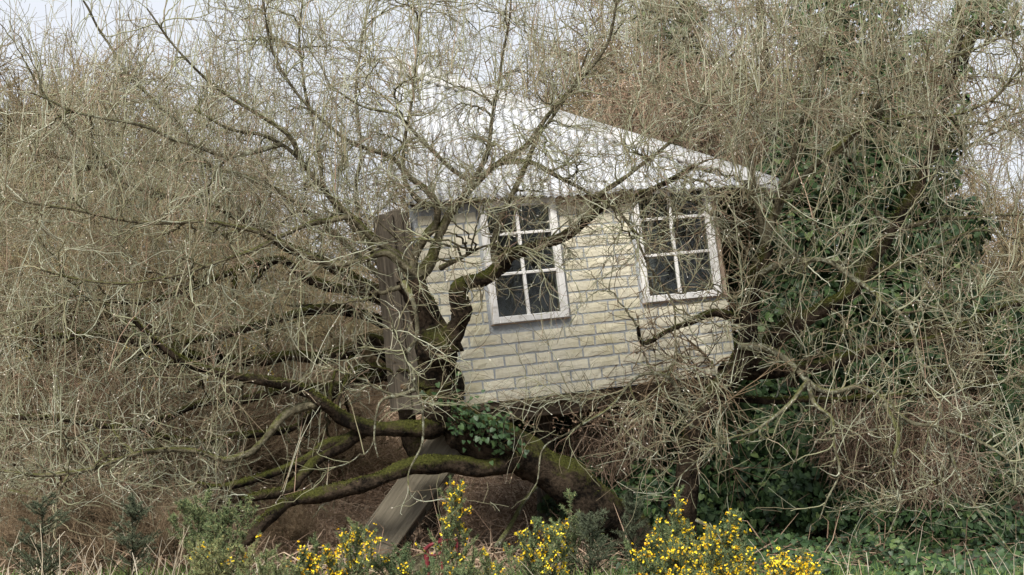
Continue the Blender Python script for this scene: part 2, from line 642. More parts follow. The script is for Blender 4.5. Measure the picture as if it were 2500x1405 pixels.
WIN = [dict(x0=0.553, x1=1.132, z0=0.597, z1=1.466, vb=0.838, hb=(0.94, 1.24)),
       dict(x0=1.838, x1=2.482, z0=0.642, z1=1.486, vb=2.148, hb=(0.98, 1.262))]


def panel_with_holes(name, x0, x1, z0, z1, holes, y0, y1, skew=0.0):
    """a solid sheet with rectangular holes, between planes y0 and y1"""
    xs = sorted({x0, x1, *[h[0] for h in holes], *[h[1] for h in holes]})
    zs = sorted({z0, z1, *[h[2] for h in holes], *[h[3] for h in holes]})
    bm = bmesh.new()
    g = {}

    def V(x, y, z):
        k = (round(x, 5), round(y, 5), round(z, 5))
        if k not in g:
            g[k] = bm.verts.new((x + skew * y, y, z))
        return g[k]

    def solid(i, j):
        if not (0 <= i < len(xs) - 1 and 0 <= j < len(zs) - 1):
            return False
        cx, cz = (xs[i] + xs[i + 1]) / 2, (zs[j] + zs[j + 1]) / 2
        return not any(h[0] < cx < h[1] and h[2] < cz < h[3] for h in holes)

    for i in range(len(xs) - 1):
        for j in range(len(zs) - 1):
            if not solid(i, j):
                continue
            a, b, c, d = xs[i], xs[i + 1], zs[j], zs[j + 1]
            bm.faces.new((V(a, y0, c), V(b, y0, c), V(b, y0, d), V(a, y0, d)))
            bm.faces.new((V(a, y1, c), V(a, y1, d), V(b, y1, d), V(b, y1, c)))
            if not solid(i - 1, j):
                bm.faces.new((V(a, y0, c), V(a, y0, d), V(a, y1, d), V(a, y1, c)))
            if not solid(i + 1, j):
                bm.faces.new((V(b, y0, c), V(b, y1, c), V(b, y1, d), V(b, y0, d)))
            if not solid(i, j - 1):
                bm.faces.new((V(a, y0, c), V(a, y1, c), V(b, y1, c), V(b, y0, c)))
            if not solid(i, j + 1):
                bm.faces.new((V(a, y0, d), V(b, y0, d), V(b, y1, d), V(a, y1, d)))
    bmesh.ops.recalc_face_normals(bm, faces=bm.faces[:])
    me = bpy.data.meshes.new(name)
    bm.to_mesh(me)
    bm.free()
    return me


holes = [(w['x0'], w['x1'], w['z0'], w['z1']) for w in WIN]
wall = link('wall', panel_with_holes('wall', 0, WW, 0, HH, holes, 0.0, 0.06), M['mortar'], house)
tag(wall, 'front wall faced with cream riven bricks and grey-blue mortar')
# bare boarding where the brick facing is missing: strip at the right edge and under the eave
sheet = link('bare_board', box_mesh('bare_board', (0.052, 0.004, 0.9), 0, (WW - 0.026, -0.004, 1.055)), M['ply'], wall)
tag(sheet, 'bare pinkish board at the right edge where bricks are missing')
sheet = link('bare_board', box_mesh('bare_board', (0.70, 0.004, 0.085), 0, (1.485, -0.004, HH - 0.044)), M['ply'], wall)
tag(sheet, 'bare brown board under the eave between the windows')

# bricks: each one an object, cut where windows and edges interrupt the course
COURSE, BL, JT = 0.0843, 0.262, 0.0155


def brick_mesh(k):
    """riven-faced brick slip of unit length along x (scaled per brick)"""
    r = np.random.default_rng(100 + k)
    bm = bmesh.new()
    nx, nz = 4, 2
    h = COURSE - JT
    g = []
    for j in range(nz + 1):
        row = []
        for i in range(nx + 1):
            edge = i in (0, nx) or j in (0, nz)
            y = -0.004 + r.uniform(-0.001, 0.001) if edge else -0.0075 + r.uniform(-0.0025, 0.002)
            x = i / nx - 0.5 + (r.uniform(-0.04, 0.04) if 0 < i < nx else r.uniform(-0.006, 0.006))
            z = (j / nz - 0.5) * h + r.uniform(-0.0028, 0.0028)
            row.append(bm.verts.new((x, y, z)))
        g.append(row)
    for j in range(nz):
        for i in range(nx):
            bm.faces.new((g[j][i], g[j][i + 1], g[j + 1][i + 1], g[j + 1][i]))
    ring = [g[0][i] for i in range(nx + 1)] + [g[j][nx] for j in range(1, nz + 1)] + [g[nz][i] for i in range(nx - 1, -1, -1)] + [g[j][0] for j in range(nz - 1, 0, -1)]
    back = [bm.verts.new((v.co.x, 0.001, v.co.z)) for v in ring]
    m = len(ring)
    for i in range(m):
        bm.faces.new((ring[i], back[i], back[(i + 1) % m], ring[(i + 1) % m]))
    me = bpy.data.meshes.new('brick')
    bm.to_mesh(me)
    bm.free()
    me.materials.append(M['brick'])
    return me


BM_ = [brick_mesh(k) for k in range(8)]


def put_brick(xa, xb, z):
    ln = xb - xa
    if ln < 0.025:
        return
    o = bpy.data.objects.new('brick', random.choice(BM_))
    COL.objects.link(o)
    o.parent = wall
    o.location = ((xa + xb) / 2, 0, z)
    o.scale = (ln * random.choice((1, -1)), 1, 1)
    o.rotation_euler = (0, random.uniform(-0.006, 0.006), 0)


nc = int(HH / COURSE)
for c in range(nc):
    z = -0.004 + (c + 0.5) * COURSE
    # what is blocked on this course
    cuts = [(w['x0'] - 0.05, w['x1'] + 0.05) for w in WIN if z + 0.03 > w['z0'] - 0.035 and z - 0.03 < w['z1'] + 0.035]
    if 0.58 < z:
        cuts.append((WW - 0.055, WW + 1))
    if z > HH - 0.085:
        cuts.append((1.13, 1.85))
    x = -BL * random.choice((0.5, 0.25, 0.75)) if c % 2 else -BL * random.choice((0.0, 0.1, 0.9))
    while x < WW:
        ln = BL * random.choice((1, 1, 1, 1, 0.78, 0.5)) if random.random() < 0.5 else BL
        a, b = max(x, 0.0) + JT / 2, min(x + ln, WW) - JT / 2
        pieces = [(a, b)]
        for (ca, cb) in cuts:
            nxt = []
            for (p, q) in pieces:
                if q <= ca or p >= cb:
                    nxt.append((p, q))
                else:
                    if p < ca:
                        nxt.append((p, ca - 0.004))
                    if q > cb:
                        nxt.append((cb + 0.004, q))
            pieces = nxt
        for p, q in pieces:
            put_brick(p, q, z)
        x += ln

# windows
for wi, w in enumerate(WIN):
    fw = 0.05
    we = bpy.data.objects.new('window', None)
    COL.objects.link(we)
    we.parent = house
    we.empty_display_size = 0.1
    we.location = ((w['x0'] + w['x1']) / 2, 0, w['z0'])
    tag(we, ('white six-pane window nearer the trunk', 'white six-pane window at the right end of the wall')[wi])
    cx, cz = w['x0'] + (w['x1'] - w['x0']) / 2, w['z0']
    bm = bmesh.new()
    x0, x1, z0, z1 = w['x0'] - cx, w['x1'] - cx, 0, w['z1'] - cz
    th, yc = 0.075, 0.0
    box_bm(bm, (x0, yc, (z0 + z1) / 2), (fw, th, z1 - z0 + fw))
    box_bm(bm, (x1, yc, (z0 + z1) / 2), (fw, th, z1 - z0 + fw))
    box_bm(bm, (0, yc, z0), (x1 - x0 - fw, th, fw))
    box_bm(bm, (0, yc, z1), (x1 - x0 - fw, th, fw))
    bmesh.ops.bevel(bm, geom=bm.edges[:], offset=0.004, segments=1, affect='EDGES')
    me = bpy.data.meshes.new('frame')
    bm.to_mesh(me)
    bm.free()
    link('frame', me, M['white_paint'], we)
    link('sill', box_mesh('sill', (x1 - x0 + 0.07, 0.03, 0.009), 0.002, (0, -0.012, z0 - fw / 2 - 0.006)), M['ply'], we)
    bw = 0.022
    xs = [x0 + fw / 2, w['vb'] - cx, x1 - fw / 2]
    zs = [z0 + fw / 2] + [h - cz for h in w['hb']] + [z1 - fw / 2]
    link('glazing_bar', box_mesh('glazing_bar', (bw, 0.034, zs[-1] - zs[0]), 0.003, (xs[1], 0.005, (zs[0] + zs[-1]) / 2)), M['white_paint'], we)
    for h in zs[1:-1]:
        for s in (0, 1):
            a, b = (xs[0], xs[1] - bw / 2) if s == 0 else (xs[1] + bw / 2, xs[2])
            link('glazing_bar', box_mesh('glazing_bar', (b - a, 0.03, bw), 0.003, ((a + b) / 2, 0.006, h)), M['white_paint'], we)
    for j in range(3):
        for s in (0, 1):
            a, b = (xs[0], xs[1] - bw / 2) if s == 0 else (xs[1] + bw / 2, xs[2])
            c = zs[j] + (bw / 2 if j else 0)
            d = zs[j + 1] - (bw / 2 if j < 2 else 0)
            link('pane', box_mesh('pane', (b - a, 0.004, d - c), 0, ((a + b) / 2, 0.012, (c + d) / 2)), M['glass'], we)

# the rest of the shell: back wall with its own windows, sides, floor
bh = [(1.45, 2.2, 0.5, 1.4)]
bw_ = link('back_wall', panel_with_holes('back_wall', 0, WW, 0, HH, bh, BACK, BACK + 0.06, SK[0]), M['inside'], house)
bm = bmesh.new()
for (a, b, c, d) in bh:
    for (px_, pz_, sx_, sz_) in ((a, (c + d) / 2, 0.05, d - c + 0.05), (b, (c + d) / 2, 0.05, d - c + 0.05), ((a + b) / 2, c, b - a - 0.05, 0.05),
                                 ((a + b) / 2, d, b - a - 0.05, 0.05), ((a + b) / 2, (c + d) / 2, 0.024, d - c - 0.05)):
        box_bm(bm, hx(px_, BACK, pz_), (sx_, 0.08, sz_))
me = bpy.data.meshes.new('back_window_frame')
bm.to_mesh(me)
bm.free()
link('back_window_frame', me, M['white_paint'], bw_)


def slab(name, pts, th, mat, parent, nrm):
    """prism from a flat polygon (list of 3-tuples) extruded by th along nrm"""
    bm = bmesh.new()
    n = Vector(nrm)
    a = [bm.verts.new(p) for p in pts]
    b = [bm.verts.new(Vector(p) + n * th) for p in pts]
    bm.faces.new(a)
    bm.faces.new(b[::-1])
    for i in range(len(pts)):
        j = (i + 1) % len(pts)
        bm.faces.new((a[i], b[i], b[j], a[j]))
    bmesh.ops.recalc_face_normals(bm, faces=bm.faces[:])
    me = bpy.data.meshes.new(name)
    bm.to_mesh(me)
    bm.free()
    return link(name, me, mat, parent)


slab('side_wall', [hx(0.002, 0.065, 0.002), hx(0.002, BACK - 0.004, 0.002), hx(0.002, BACK - 0.004, HH), hx(0.002, 0.065, HH)], 0.05, M['timber_z'], house, (1, 0, 0))
slab('side_wall', [hx(WW - 0.052, 0.065, 0.002), hx(WW - 0.052, BACK - 0.004, 0.002), hx(WW - 0.052, BACK - 0.004, HH), hx(WW - 0.052, 0.065, HH)], 0.05, M['timber_z'], house, (1, 0, 0))
slab('floor', [hx(0.0, 0.03, -0.005), hx(WW, 0.03, -0.005), hx(WW, BACK, -0.005), hx(0.0, BACK, -0.005)], -0.045, M['timber_x'], house, (0, 0, 1))
# carrying beams under the floor
link('beam', box_mesh('beam', (1.75, 0.11, 0.095), 0.006, (1.22, 0.16, -0.10)), M['timber_x'], house)
bo = link('beam', box_mesh('beam', (2.3, 0.11, 0.12), 0.006, (1.5, 1.7, -0.115)), M['timber_x'], house)
bo.location = (SK[0] * 1.5, 0, 0)
for xj in (0.45, 1.0, 1.6, 2.2):
    s1 = slab('joist', [hx(xj, 0.23, -0.053), hx(xj + 0.06, 0.23, -0.053), hx(xj + 0.06, BACK - 0.36, -0.053), hx(xj, BACK - 0.36, -0.053)], -0.11, M['timber_x'], house, (0, 0, 1))

# corner post of bolted sleepers at the left end
A0, A1 = wall_px(968, 1004, -0.03), wall_px(924, 524, -0.03)
B0, B1 = wall_px(1052, 1000, -0.03), wall_px(1000, 520, -0.03)
post = bpy.data.objects.new('corner_post', None)
COL.objects.link(post)
post.parent = house
tag(post, 'tall weathered post of bolted sleepers at the left corner')
fr = [0, 0.45, 0.78, 1.0]
for k in range(3):
    f0, f1 = fr[k] + 0.006, fr[k + 1] - 0.012
    b0, b1 = A0 + (B0 - A0) * f0, A0 + (B0 - A0) * f1
    t0, t1 = A1 + (B1 - A1) * f0, A1 + (B1 - A1) * f1
    dz = (0.0, 0.03, 0.012)[k]
    yy = (-0.02, 0.0, 0.015)[k]
    pts = [(b0[0], -0.03 + yy, b0[2] - dz), (b1[0], -0.03 + yy, b1[2] - dz), (t1[0], -0.03 + yy, t1[2] + dz), (t0[0], -0.03 + yy, t0[2] + dz)]
    o = slab('plank', pts, 0.16, M['timber_z'], post, (0, 1, 0))
    bev = o.modifiers.new('soft', 'BEVEL')
    bev.width = 0.008
    bev.segments = 1
for (bx, by) in ((985, 945), (972, 620), (1030, 800)):
    q = wall_px(bx, by, -0.055)
    bm = bmesh.new()
    bmesh.ops.create_cone(bm, cap_ends=True, segments=10, radius1=0.026, radius2=0.018, depth=0.024, matrix=Matrix.Translation(Vector(q)) @ Matrix.Rotation(math.pi / 2, 4, 'X'))
    me = bpy.data.meshes.new('bolt')
    bm.to_mesh(me)
    bm.free()
    link('bolt', me, M['iron'], post)

# roof: skewed half-hip of corrugated sheets falling to the front, apex at the left
EZ = HH + 0.012
eL = Vector(wall_px(994, 499, -0.12))
eR = Vector(wall_px(1890, 446, -0.12))
APX = Vector(wall_px(958, 152, 0.85))
roof = bpy.data.objects.new('roof', None)
COL.objects.link(roof)
roof.parent = house
tag(roof, 'pale corrugated metal roof rising to a peak at the left with a white sloping edge')
rn = (eR - eL).cross(APX - eL).normalized()
if rn.z < 0:
    rn = -rn
# front slope: sheets side by side, each cut along the sloping edge
ex = (eR - eL)
EL_ = ex.length
exn = ex.normalized()
sl = rn.cross(exn).normalized()
if sl.z < 0:
    sl = -sl
hA = (APX - eL).dot(sl)
xA = (APX - eL).dot(exn)


def slope_top(x):
    """height up the slope of the sloping edge above eave position x"""
    return max(0.0, hA * (1 - x / EL_))


nsheet = 5
for k in range(nsheet):
    xa, xb = EL_ * 0.905 * k / nsheet, EL_ * 0.905 * (k + 1) / nsheet + 0.03
    n = int((xb - xa) / 0.011)
    lift = 0.004 * (k % 2)
    sag = random.uniform(-0.012, 0.012)
    vv, ff = [], []
    rows = 7
    for i in range(n + 1):
        x = xa + (xb - xa) * i / n
        t = slope_top(x) - 0.02
        wv = 0.013 * math.sin(x / 0.076 * 2 * math.pi)
        for j in range(rows):
            s = sag + (t - sag) * j / (rows - 1)
            p = eL + exn * (x + xA * s / hA) + sl * s + rn * (wv + lift + 0.006 * math.sin(x * 3 + s * 4 + k))
            vv.append(p)
    for i in range(n):
        for j in range(rows - 1):
            a = i * rows + j
            ff.append((a, a + rows, a + rows + 1, a + 1))
    me = np_mesh('sheet', np.array([tuple(v) for v in vv]), np.array(ff), smooth=True)
    o = link('sheet', me, M['roof'], roof)
    so = o.modifiers.new('thick', 'SOLIDIFY')
    so.thickness = 0.003
    so.offset = -1
# the other slope behind the sloping edge, down to the back eave
bkR = Vector(hx(WW + 0.42, BACK + 0.15, EZ + 0.0))
bkL = Vector(hx(-0.05, BACK + 0.15, EZ + 0.0))
o = slab('rear_sheet', [eR + Vector((0, 0.02, 0.01)), bkR, APX + Vector((0, 0.02, 0.0))], 0.01, M['roof'], roof, (0, 0, 1))
o = slab('rear_sheet', [bkR, bkL, APX + Vector((0, 0.02, 0.0))], 0.01, M['roof'], roof, (0, 0, 1))
o = slab('gable_board', [eL + Vector((0.03, 0.03, 0)), bkL + Vector((0.03, 0, 0)), APX + Vector((0.03, 0.0, -0.03))], 0.02, M['timber_z'], roof, (1, 0, 0))
# white flashing along the sloping edge: a folded strip 0.16 m deep
ed = (APX - eR).normalized()
dn = rn.cross(ed).normalized()
if dn.z > 0:
    dn = -dn
q0, q1 = eR + rn * 0.02 - ed * 0.03, APX + rn * 0.02 + ed * 0.03
N_ = 16
vv, ff = [], []
for i in range(N_ + 1):
    t = i / N_
    c = q0 + (q1 - q0) * t + rn * (0.008 * math.sin(t * 9))
    vv += [c - dn * 0.05 - rn * 0.06, c - dn * 0.045, c + dn * 0.11, c + dn * 0.118 - rn * 0.02]
for i in range(N_):
    for j in range(3):
        a = i * 4 + j
        ff.append((a, a + 4, a + 5, a + 1))
fl = link('flashing', np_mesh('flashing', np.array([tuple(v) for v in vv]), np.array(ff)), M['flashing'], roof)
so = fl.modifiers.new('thick', 'SOLIDIFY')
so.thickness = 0.004
# eave board behind the sheet ends
link('eave_board', box_mesh('eave_board', (WW + 0.02, 0.05, 0.05), 0.004, (WW / 2, -0.045, HH - 0.002)), M['timber_x'], roof)
end = wall_px(1850, 452, -0.1)
link('eave_board', box_mesh('eave_board', (0.46, 0.05, 0.05), 0.004, (WW + 0.30, -0.03, end[2] - 0.0)), M['timber_x'], roof)

# stout props under the house, mostly lost in the shade
for (px_, d_, zt) in ((1330, 15.6, 1.35), (1560, 15.4, 1.45)):
    b = P(px_, 1100, d_)
    zb = float(hgt(b[0], d_)) - 0.1
    me = box_mesh('prop', (0.13, 0.13, zt - zb), 0.01, (0, 0, (zt - zb) / 2))
    pr = link('prop', me, M['timber_z'], house)
    pr.matrix_parent_inverse = HINV
    pr.location = (b[0], d_, zb)

# ------------------------------------------------------------------ stair up to the house
st = empty('timber_stair', P(858, 1408, 13.55), 'grey timber stair leaning up to the house under the mossy limb', 'stair')
s_b, s_t = P(858, 1410, 13.55), P(1127, 1046, 14.0)
sd = norm(s_t - s_b)
wd = norm(np.array([0.22, 0.98, 0.0]))               # across the stair
hn = norm(np.cross(wd, sd))                          # square to the flight
if hn[2] < 0:
    hn = -hn
SL = float(np.linalg.norm(s_t - s_b))
st_rot = Matrix((tuple(sd), tuple(wd), tuple(hn))).transposed()
st.matrix_world = Matrix.Translation(Vector(s_b)) @ st_rot.to_4x4()
link('stringer', box_mesh('stringer', (SL + 0.1, 0.05, 0.27), 0.006, (SL / 2, 0, 0)), M['timber_stair'], st)
link('stringer', box_mesh('stringer', (SL + 0.1, 0.05, 0.27), 0.006, (SL / 2, 0.72, 0)), M['timber_stair'], st)
link('added_soffit', box_mesh('added_soffit', (SL * 0.5, 0.665, 0.018), 0.003, (SL * 0.26, 0.36, -0.115)), M['timber_z'], st)  # added board, so the underside between the stringers falls dark
up_l = st_rot.transposed() @ Vector((0, 0, 1))
ang = math.atan2(up_l.x, up_l.z)
for k in range(6):
    o = link('tread', box_mesh('tread', (0.2, 0.665, 0.036), 0.004), M['timber_stair'], st)
    o.location = (0.12 + k * 0.235, 0.36, 0.0)
    o.rotation_euler = (0, ang, 0)


# ------------------------------------------------------------------ trees: traced limbs
# (tree, start radius px, end radius px, start depth, end depth, material, points in photograph pixels)
L1 = [
    (0, 52, 47, 13.95, 13.45, 'bark_old', [(1610, 1400), (1530, 1290), (1440, 1215), (1340, 1150), (1240, 1100), (1150, 1055), (1092, 1000), (1066, 930), (1068, 870), (1076, 832)]),
    (0, 46, 28, 13.45, 13.40, 'bark_old', [(1074, 862), (1048, 790), (1026, 730), (1008, 685)]),
    (0, 14, 4, 13.40, 13.10, 'bark_limb', [(1012, 705), (985, 640), (945, 605), (890, 560), (850, 520), (800, 480), (760, 430), (730, 390), (690, 350), (640, 330), (560, 315), (470, 270)]),
    (0, 18, 3.5, 13.40, 12.85, 'bark_limb', [(1012, 695), (1040, 655), (1064, 600), (1077, 560), (1110, 510), (1160, 450), (1225, 395), (1290, 350), (1350, 265), (1420, 195), (1480, 110), (1500, 30), (1505, -60)]),
    (0, 14, 3.5, 13.40, 13.00, 'bark_limb', [(1005, 690), (1015, 620), (1042, 575), (1062, 545), (1066, 510), (1045, 470), (1000, 430), (960, 385), (900, 365), (840, 340), (760, 270), (700, 190), (660, 100), (640, 0)]),
    (0, 9, 3.5, 13.20, 12.80, 'bark_limb', [(1128, 492), (1170, 415), (1195, 350), (1200, 300), (1215, 230), (1222, 160), (1240, 60), (1250, -50)]),
    (0, 27, 5, 13.40, 13.00, 'bark_old', [(1080, 850), (1112, 808), (1130, 765), (1118, 715), (1140, 692), (1180, 682), (1222, 655), (1246, 622), (1300, 605), (1370, 580), (1430, 538), (1480, 502), (1560, 480), (1640, 440), (1700, 400)]),
    (0, 12, 3.5, 13.25, 12.85, 'bark_limb', [(1222, 658), (1206, 615), (1212, 560), (1238, 500), (1280, 420), (1310, 340), (1340, 295), (1400, 205), (1440, 120)]),
    (0, 24, 6, 13.55, 12.80, 'bark_old', [(1110, 1030), (1040, 1046), (980, 1050), (900, 1045), (840, 1020), (790, 985), (740, 955), (660, 935), (560, 915), (470, 890), (390, 845), (320, 780)]),
    (0, 25, 12, 13.60, 13.00, 'bark_old', [(1270, 1122), (1180, 1140), (1090, 1135), (1010, 1140), (920, 1170), (830, 1195), (740, 1215), (690, 1240), (630, 1290), (590, 1330)]),
    (0, 18, 9, 13.45, 13.05, 'bark_old', [(895, 1045), (830, 1090), (770, 1120), (735, 1160), (715, 1190), (660, 1210), (590, 1225)]),
    (0, 15, 7, 13.45, 13.05, 'bark_old', [(860, 1070), (790, 1090), (730, 1130), (640, 1165), (560, 1190), (480, 1180)]),
    (0, 13, 5, 13.30, 12.70, 'bark_limb', [(785, 983), (700, 1010), (640, 1080), (600, 1110), (540, 1120), (450, 1100), (330, 1110), (200, 1150), (80, 1160), (-40, 1150)]),
    (0, 8, 3, 13.05, 12.75, 'bark_pale', [(985, 690), (1008, 740), (1020, 820), (990, 868), (1010, 910), (1014, 950), (1030, 1005), (1032, 1080), (1000, 1150), (1002, 1205)]),
    (0, 6, 2.5, 12.85, 12.70, 'bark_pale', [(1014, 950), (970, 965), (925, 985), (915, 1060), (925, 1120)]),
    (0, 9, 3.5, 13.50, 13.40, 'bark_limb', [(1046, 505), (1002, 470), (985, 400), (995, 300), (1010, 200), (1020, 100), (1030, -20)]),
    (0, 10, 4, 13.30, 12.60, 'bark_limb', [(1002, 660), (940, 620), (880, 640), (800, 640), (700, 600), (600, 560), (480, 540), (350, 545), (200, 520), (60, 490)]),
    (0, 9, 4, 13.20, 12.50, 'bark_limb', [(860, 528), (800, 540), (720, 560), (640, 600), (540, 640), (400, 680), (250, 690), (100, 660)]),
    (0, 7, 3, 13.15, 12.70, 'bark_limb', [(742, 408), (700, 330), (600, 260), (500, 190), (420, 110), (360, 20)]),
    (0, 8, 4, 13.15, 12.60, 'bark_pale', [(690, 352), (560, 380), (450, 350), (330, 300), (200, 280), (80, 230)]),
    (0, 8, 3, 13.05, 12.80, 'bark_limb', [(1428, 540), (1470, 470), (1540, 425), (1620, 362), (1680, 310), (1720, 250), (1800, 180)]),
    (0, 7, 3, 13.10, 12.80, 'bark_pale', [(1160, 452), (1090, 400), (1020, 330), (960, 280), (880, 260), (800, 200)]),
    (0, 7, 3, 13.10, 12.75, 'bark_limb', [(1225, 397), (1300, 400), (1380, 440), (1450, 480), (1530, 540), (1580, 640), (1640, 740), (1650, 860)]),
    (0, 7, 3, 13.05, 12.75, 'bark_limb', [(1075, 655), (1130, 625), (1190, 600), (1240, 610)]),
    (1, 24, 18, 15.30, 15.15, 'bark_old', [(1062, 1345), (1040, 1200), (1012, 1080), (987, 980), (972, 900), (967, 800), (955, 695)]),
    (1, 24, 6, 15.10, 14.40, 'bark_old', [(972, 885), (905, 832), (860, 850), (800, 875), (700, 872), (600, 880), (480, 870), (350, 840), (200, 815), (60, 830)]),
    (1, 19, 6, 15.10, 14.30, 'bark_old', [(978, 925), (930, 915), (860, 935), (800, 950), (700, 948), (600, 975), (480, 990), (380, 1030), (250, 1040), (100, 1020), (-40, 1030)]),
    (1, 18, 8, 15.10, 14.60, 'bark_old', [(968, 805), (900, 775), (800, 755), (700, 770), (620, 800), (500, 830), (380, 850)]),
    (1, 19, 6, 15.00, 14.40, 'bark_old', [(962, 725), (880, 690), (820, 660), (750, 625), (680, 590), (600, 540), (500, 500), (400, 480)]),
    (1, 16, 5, 15.00, 14.30, 'bark_old', [(964, 745), (860, 710), (760, 685), (690, 640), (600, 650), (480, 700), (350, 740), (200, 730)]),
    (1, 12, 4, 15.05, 14.80, 'bark_limb', [(958, 725), (930, 640), (880, 570), (820, 500), (785, 440), (780, 380), (760, 280), (740, 180), (730, 80), (740, -40)]),
    (1, 9, 3.5, 15.05, 15.20, 'bark_limb', [(960, 705), (900, 600), (870, 480), (880, 360), (870, 250), (880, 130), (900, 0)]),
    (1, 10, 4, 15.05, 14.50, 'bark_limb', [(957, 705), (850, 600), (700, 480), (560, 420), (420, 390), (280, 400), (120, 380), (-30, 360)]),
    (1, 13, 6, 15.10, 14.60, 'bark_old', [(975, 905), (880, 900), (780, 1000), (700, 1050), (600, 1060), (480, 1080), (350, 1060)]),
    (1, 9, 4, 14.60, 14.00, 'bark_limb', [(600, 540), (520, 420), (430, 300), (330, 200), (260, 100), (200, 0)]),
    (1, 9, 4, 14.40, 13.80, 'bark_limb', [(400, 480), (300, 440), (200, 350), (120, 250), (60, 150)]),
    (2, 38, 14, 13.95, 13.70, 'bark_old', [(1660, 1385), (1668, 1220), (1700, 1060), (1755, 955), (1808, 872), (1832, 780), (1842, 690), (1872, 598)]),
    (2, 13, 4, 13.70, 13.30, 'bark_limb', [(1864, 612), (1890, 520), (1940, 450), (2010, 390), (2080, 340), (2150, 250), (2230, 200), (2330, 140), (2450, 90)]),
    (2, 26, 7, 14.00, 14.60, 'bark_old', [(1775, 930), (1860, 855), (1950, 790), (2050, 730), (2110, 670), (2180, 560), (2240, 450), (2290, 330), (2320, 200), (2340, 80), (2350, -40)]),
    (2, 11, 5, 13.70, 12.80, 'bark_pale', [(1802, 845), (1860, 850), (1920, 880), (1970, 930), (2030, 955), (2110, 945), (2160, 985), (2220, 1030), (2300, 1045), (2400, 1080), (2490, 1150)]),
    (2, 7, 2.5, 13.30, 12.80, 'bark_pale', [(1972, 932), (1985, 985), (2030, 1020), (2036, 1080), (2052, 1150), (2020, 1220), (2000, 1270)]),
    (2, 7, 2.5, 13.30, 12.90, 'bark_pale', [(1972, 932), (1925, 990), (1850, 1045), (1770, 1075), (1700, 1130), (1640, 1190)]),
    (2, 7, 2.5, 12.95, 12.60, 'bark_pale', [(2160, 985), (2190, 1060), (2180, 1140), (2200, 1230), (2160, 1320)]),
    (2, 10, 4, 13.65, 12.80, 'bark_pale', [(1836, 692), (1880, 655), (1950, 635), (2030, 640), (2100, 690), (2160, 740), (2210, 780), (2240, 850), (2260, 930), (2300, 990)]),
    (2, 12, 3, 13.75, 13.40, 'bark_old', [(1812, 785), (1740, 765), (1680, 790), (1620, 812), (1572, 838), (1556, 795)]),
    (2, 22, 7, 14.10, 14.50, 'bark_old', [(1762, 905), (1850, 910), (1950, 900), (2050, 880), (2150, 850), (2280, 830), (2400, 770), (2500, 740)]),
    (2, 9, 4, 13.50, 13.00, 'bark_limb', [(2010, 392), (2100, 310), (2200, 290), (2330, 280), (2420, 240), (2500, 170)]),
    (2, 10, 5, 14.40, 14.20, 'bark_limb', [(2180, 562), (2280, 540), (2380, 530), (2500, 520)]),
    (2, 9, 4, 14.30, 13.80, 'bark_limb', [(2112, 672), (2200, 640), (2300, 600), (2400, 560), (2510, 600)]),
    (2, 10, 4, 13.70, 13.40, 'bark_limb', [(1870, 605), (1850, 500), (1830, 380), (1780, 280), (1760, 180), (1700, 80), (1660, -20)]),
    (2, 9, 4, 13.60, 13.20, 'bark_limb', [(1890, 522), (1930, 400), (1960, 280), (2000, 150), (2030, 40), (2050, -60)]),
    (2, 6.5, 2.5, 13.50, 12.90, 'bark_pale', [(1850, 645), (1770, 555), (1700, 495), (1600, 485), (1500, 500), (1400, 530), (1330, 600)]),
    (2, 11, 5, 14.30, 14.20, 'bark_old', [(1732, 960), (1850, 980), (2000, 975), (2150, 970), (2300, 960), (2450, 930)]),
    (2, 8, 3, 14.50, 14.10, 'bark_limb', [(2292, 330), (2380, 300), (2500, 330)]),
    (2, 7, 2.5, 13.55, 12.90, 'bark_pale', [(1690, 1045), (1640, 930), (1560, 920), (1480, 1000), (1400, 1050), (1325, 1100), (1310, 1180)]),
    (2, 7, 2.5, 13.20, 12.80, 'bark_pale', [(2300, 1045), (2330, 1130), (2370, 1220), (2430, 1300), (2470, 1350)]),
]
ROOTS = [
    empty('willow_tree', (P(1610, 1400, 13.95)[0], 13.95, 0), 'leaning mossy willow whose forked trunk stands before the left end of the brick wall', 'tree'),
    empty('willow_tree', (P(1062, 1345, 15.3)[0], 15.3, 0), 'willow behind the corner post with long mossy limbs reaching left', 'tree'),
    empty('willow_tree', (P(1650, 1385, 13.95)[0], 13.95, 0), 'willow at the right end of the house with pale drooping lichened boughs', 'tree'),
]
RO = [np.array(r.location) for r in ROOTS]
node_p, node_d, node_r, node_t = [], [], [], []


def add_nodes(Pn, R, tree):
    T = np.gradient(Pn, axis=1) if Pn.shape[1] > 1 else Pn
    T = norm(T)
    node_p.append(Pn.reshape(-1, 3))
    node_d.append(T.reshape(-1, 3))
    node_r.append(R.reshape(-1))
    node_t.append(np.broadcast_to(np.asarray(tree).reshape(-1, 1), R.shape).reshape(-1))


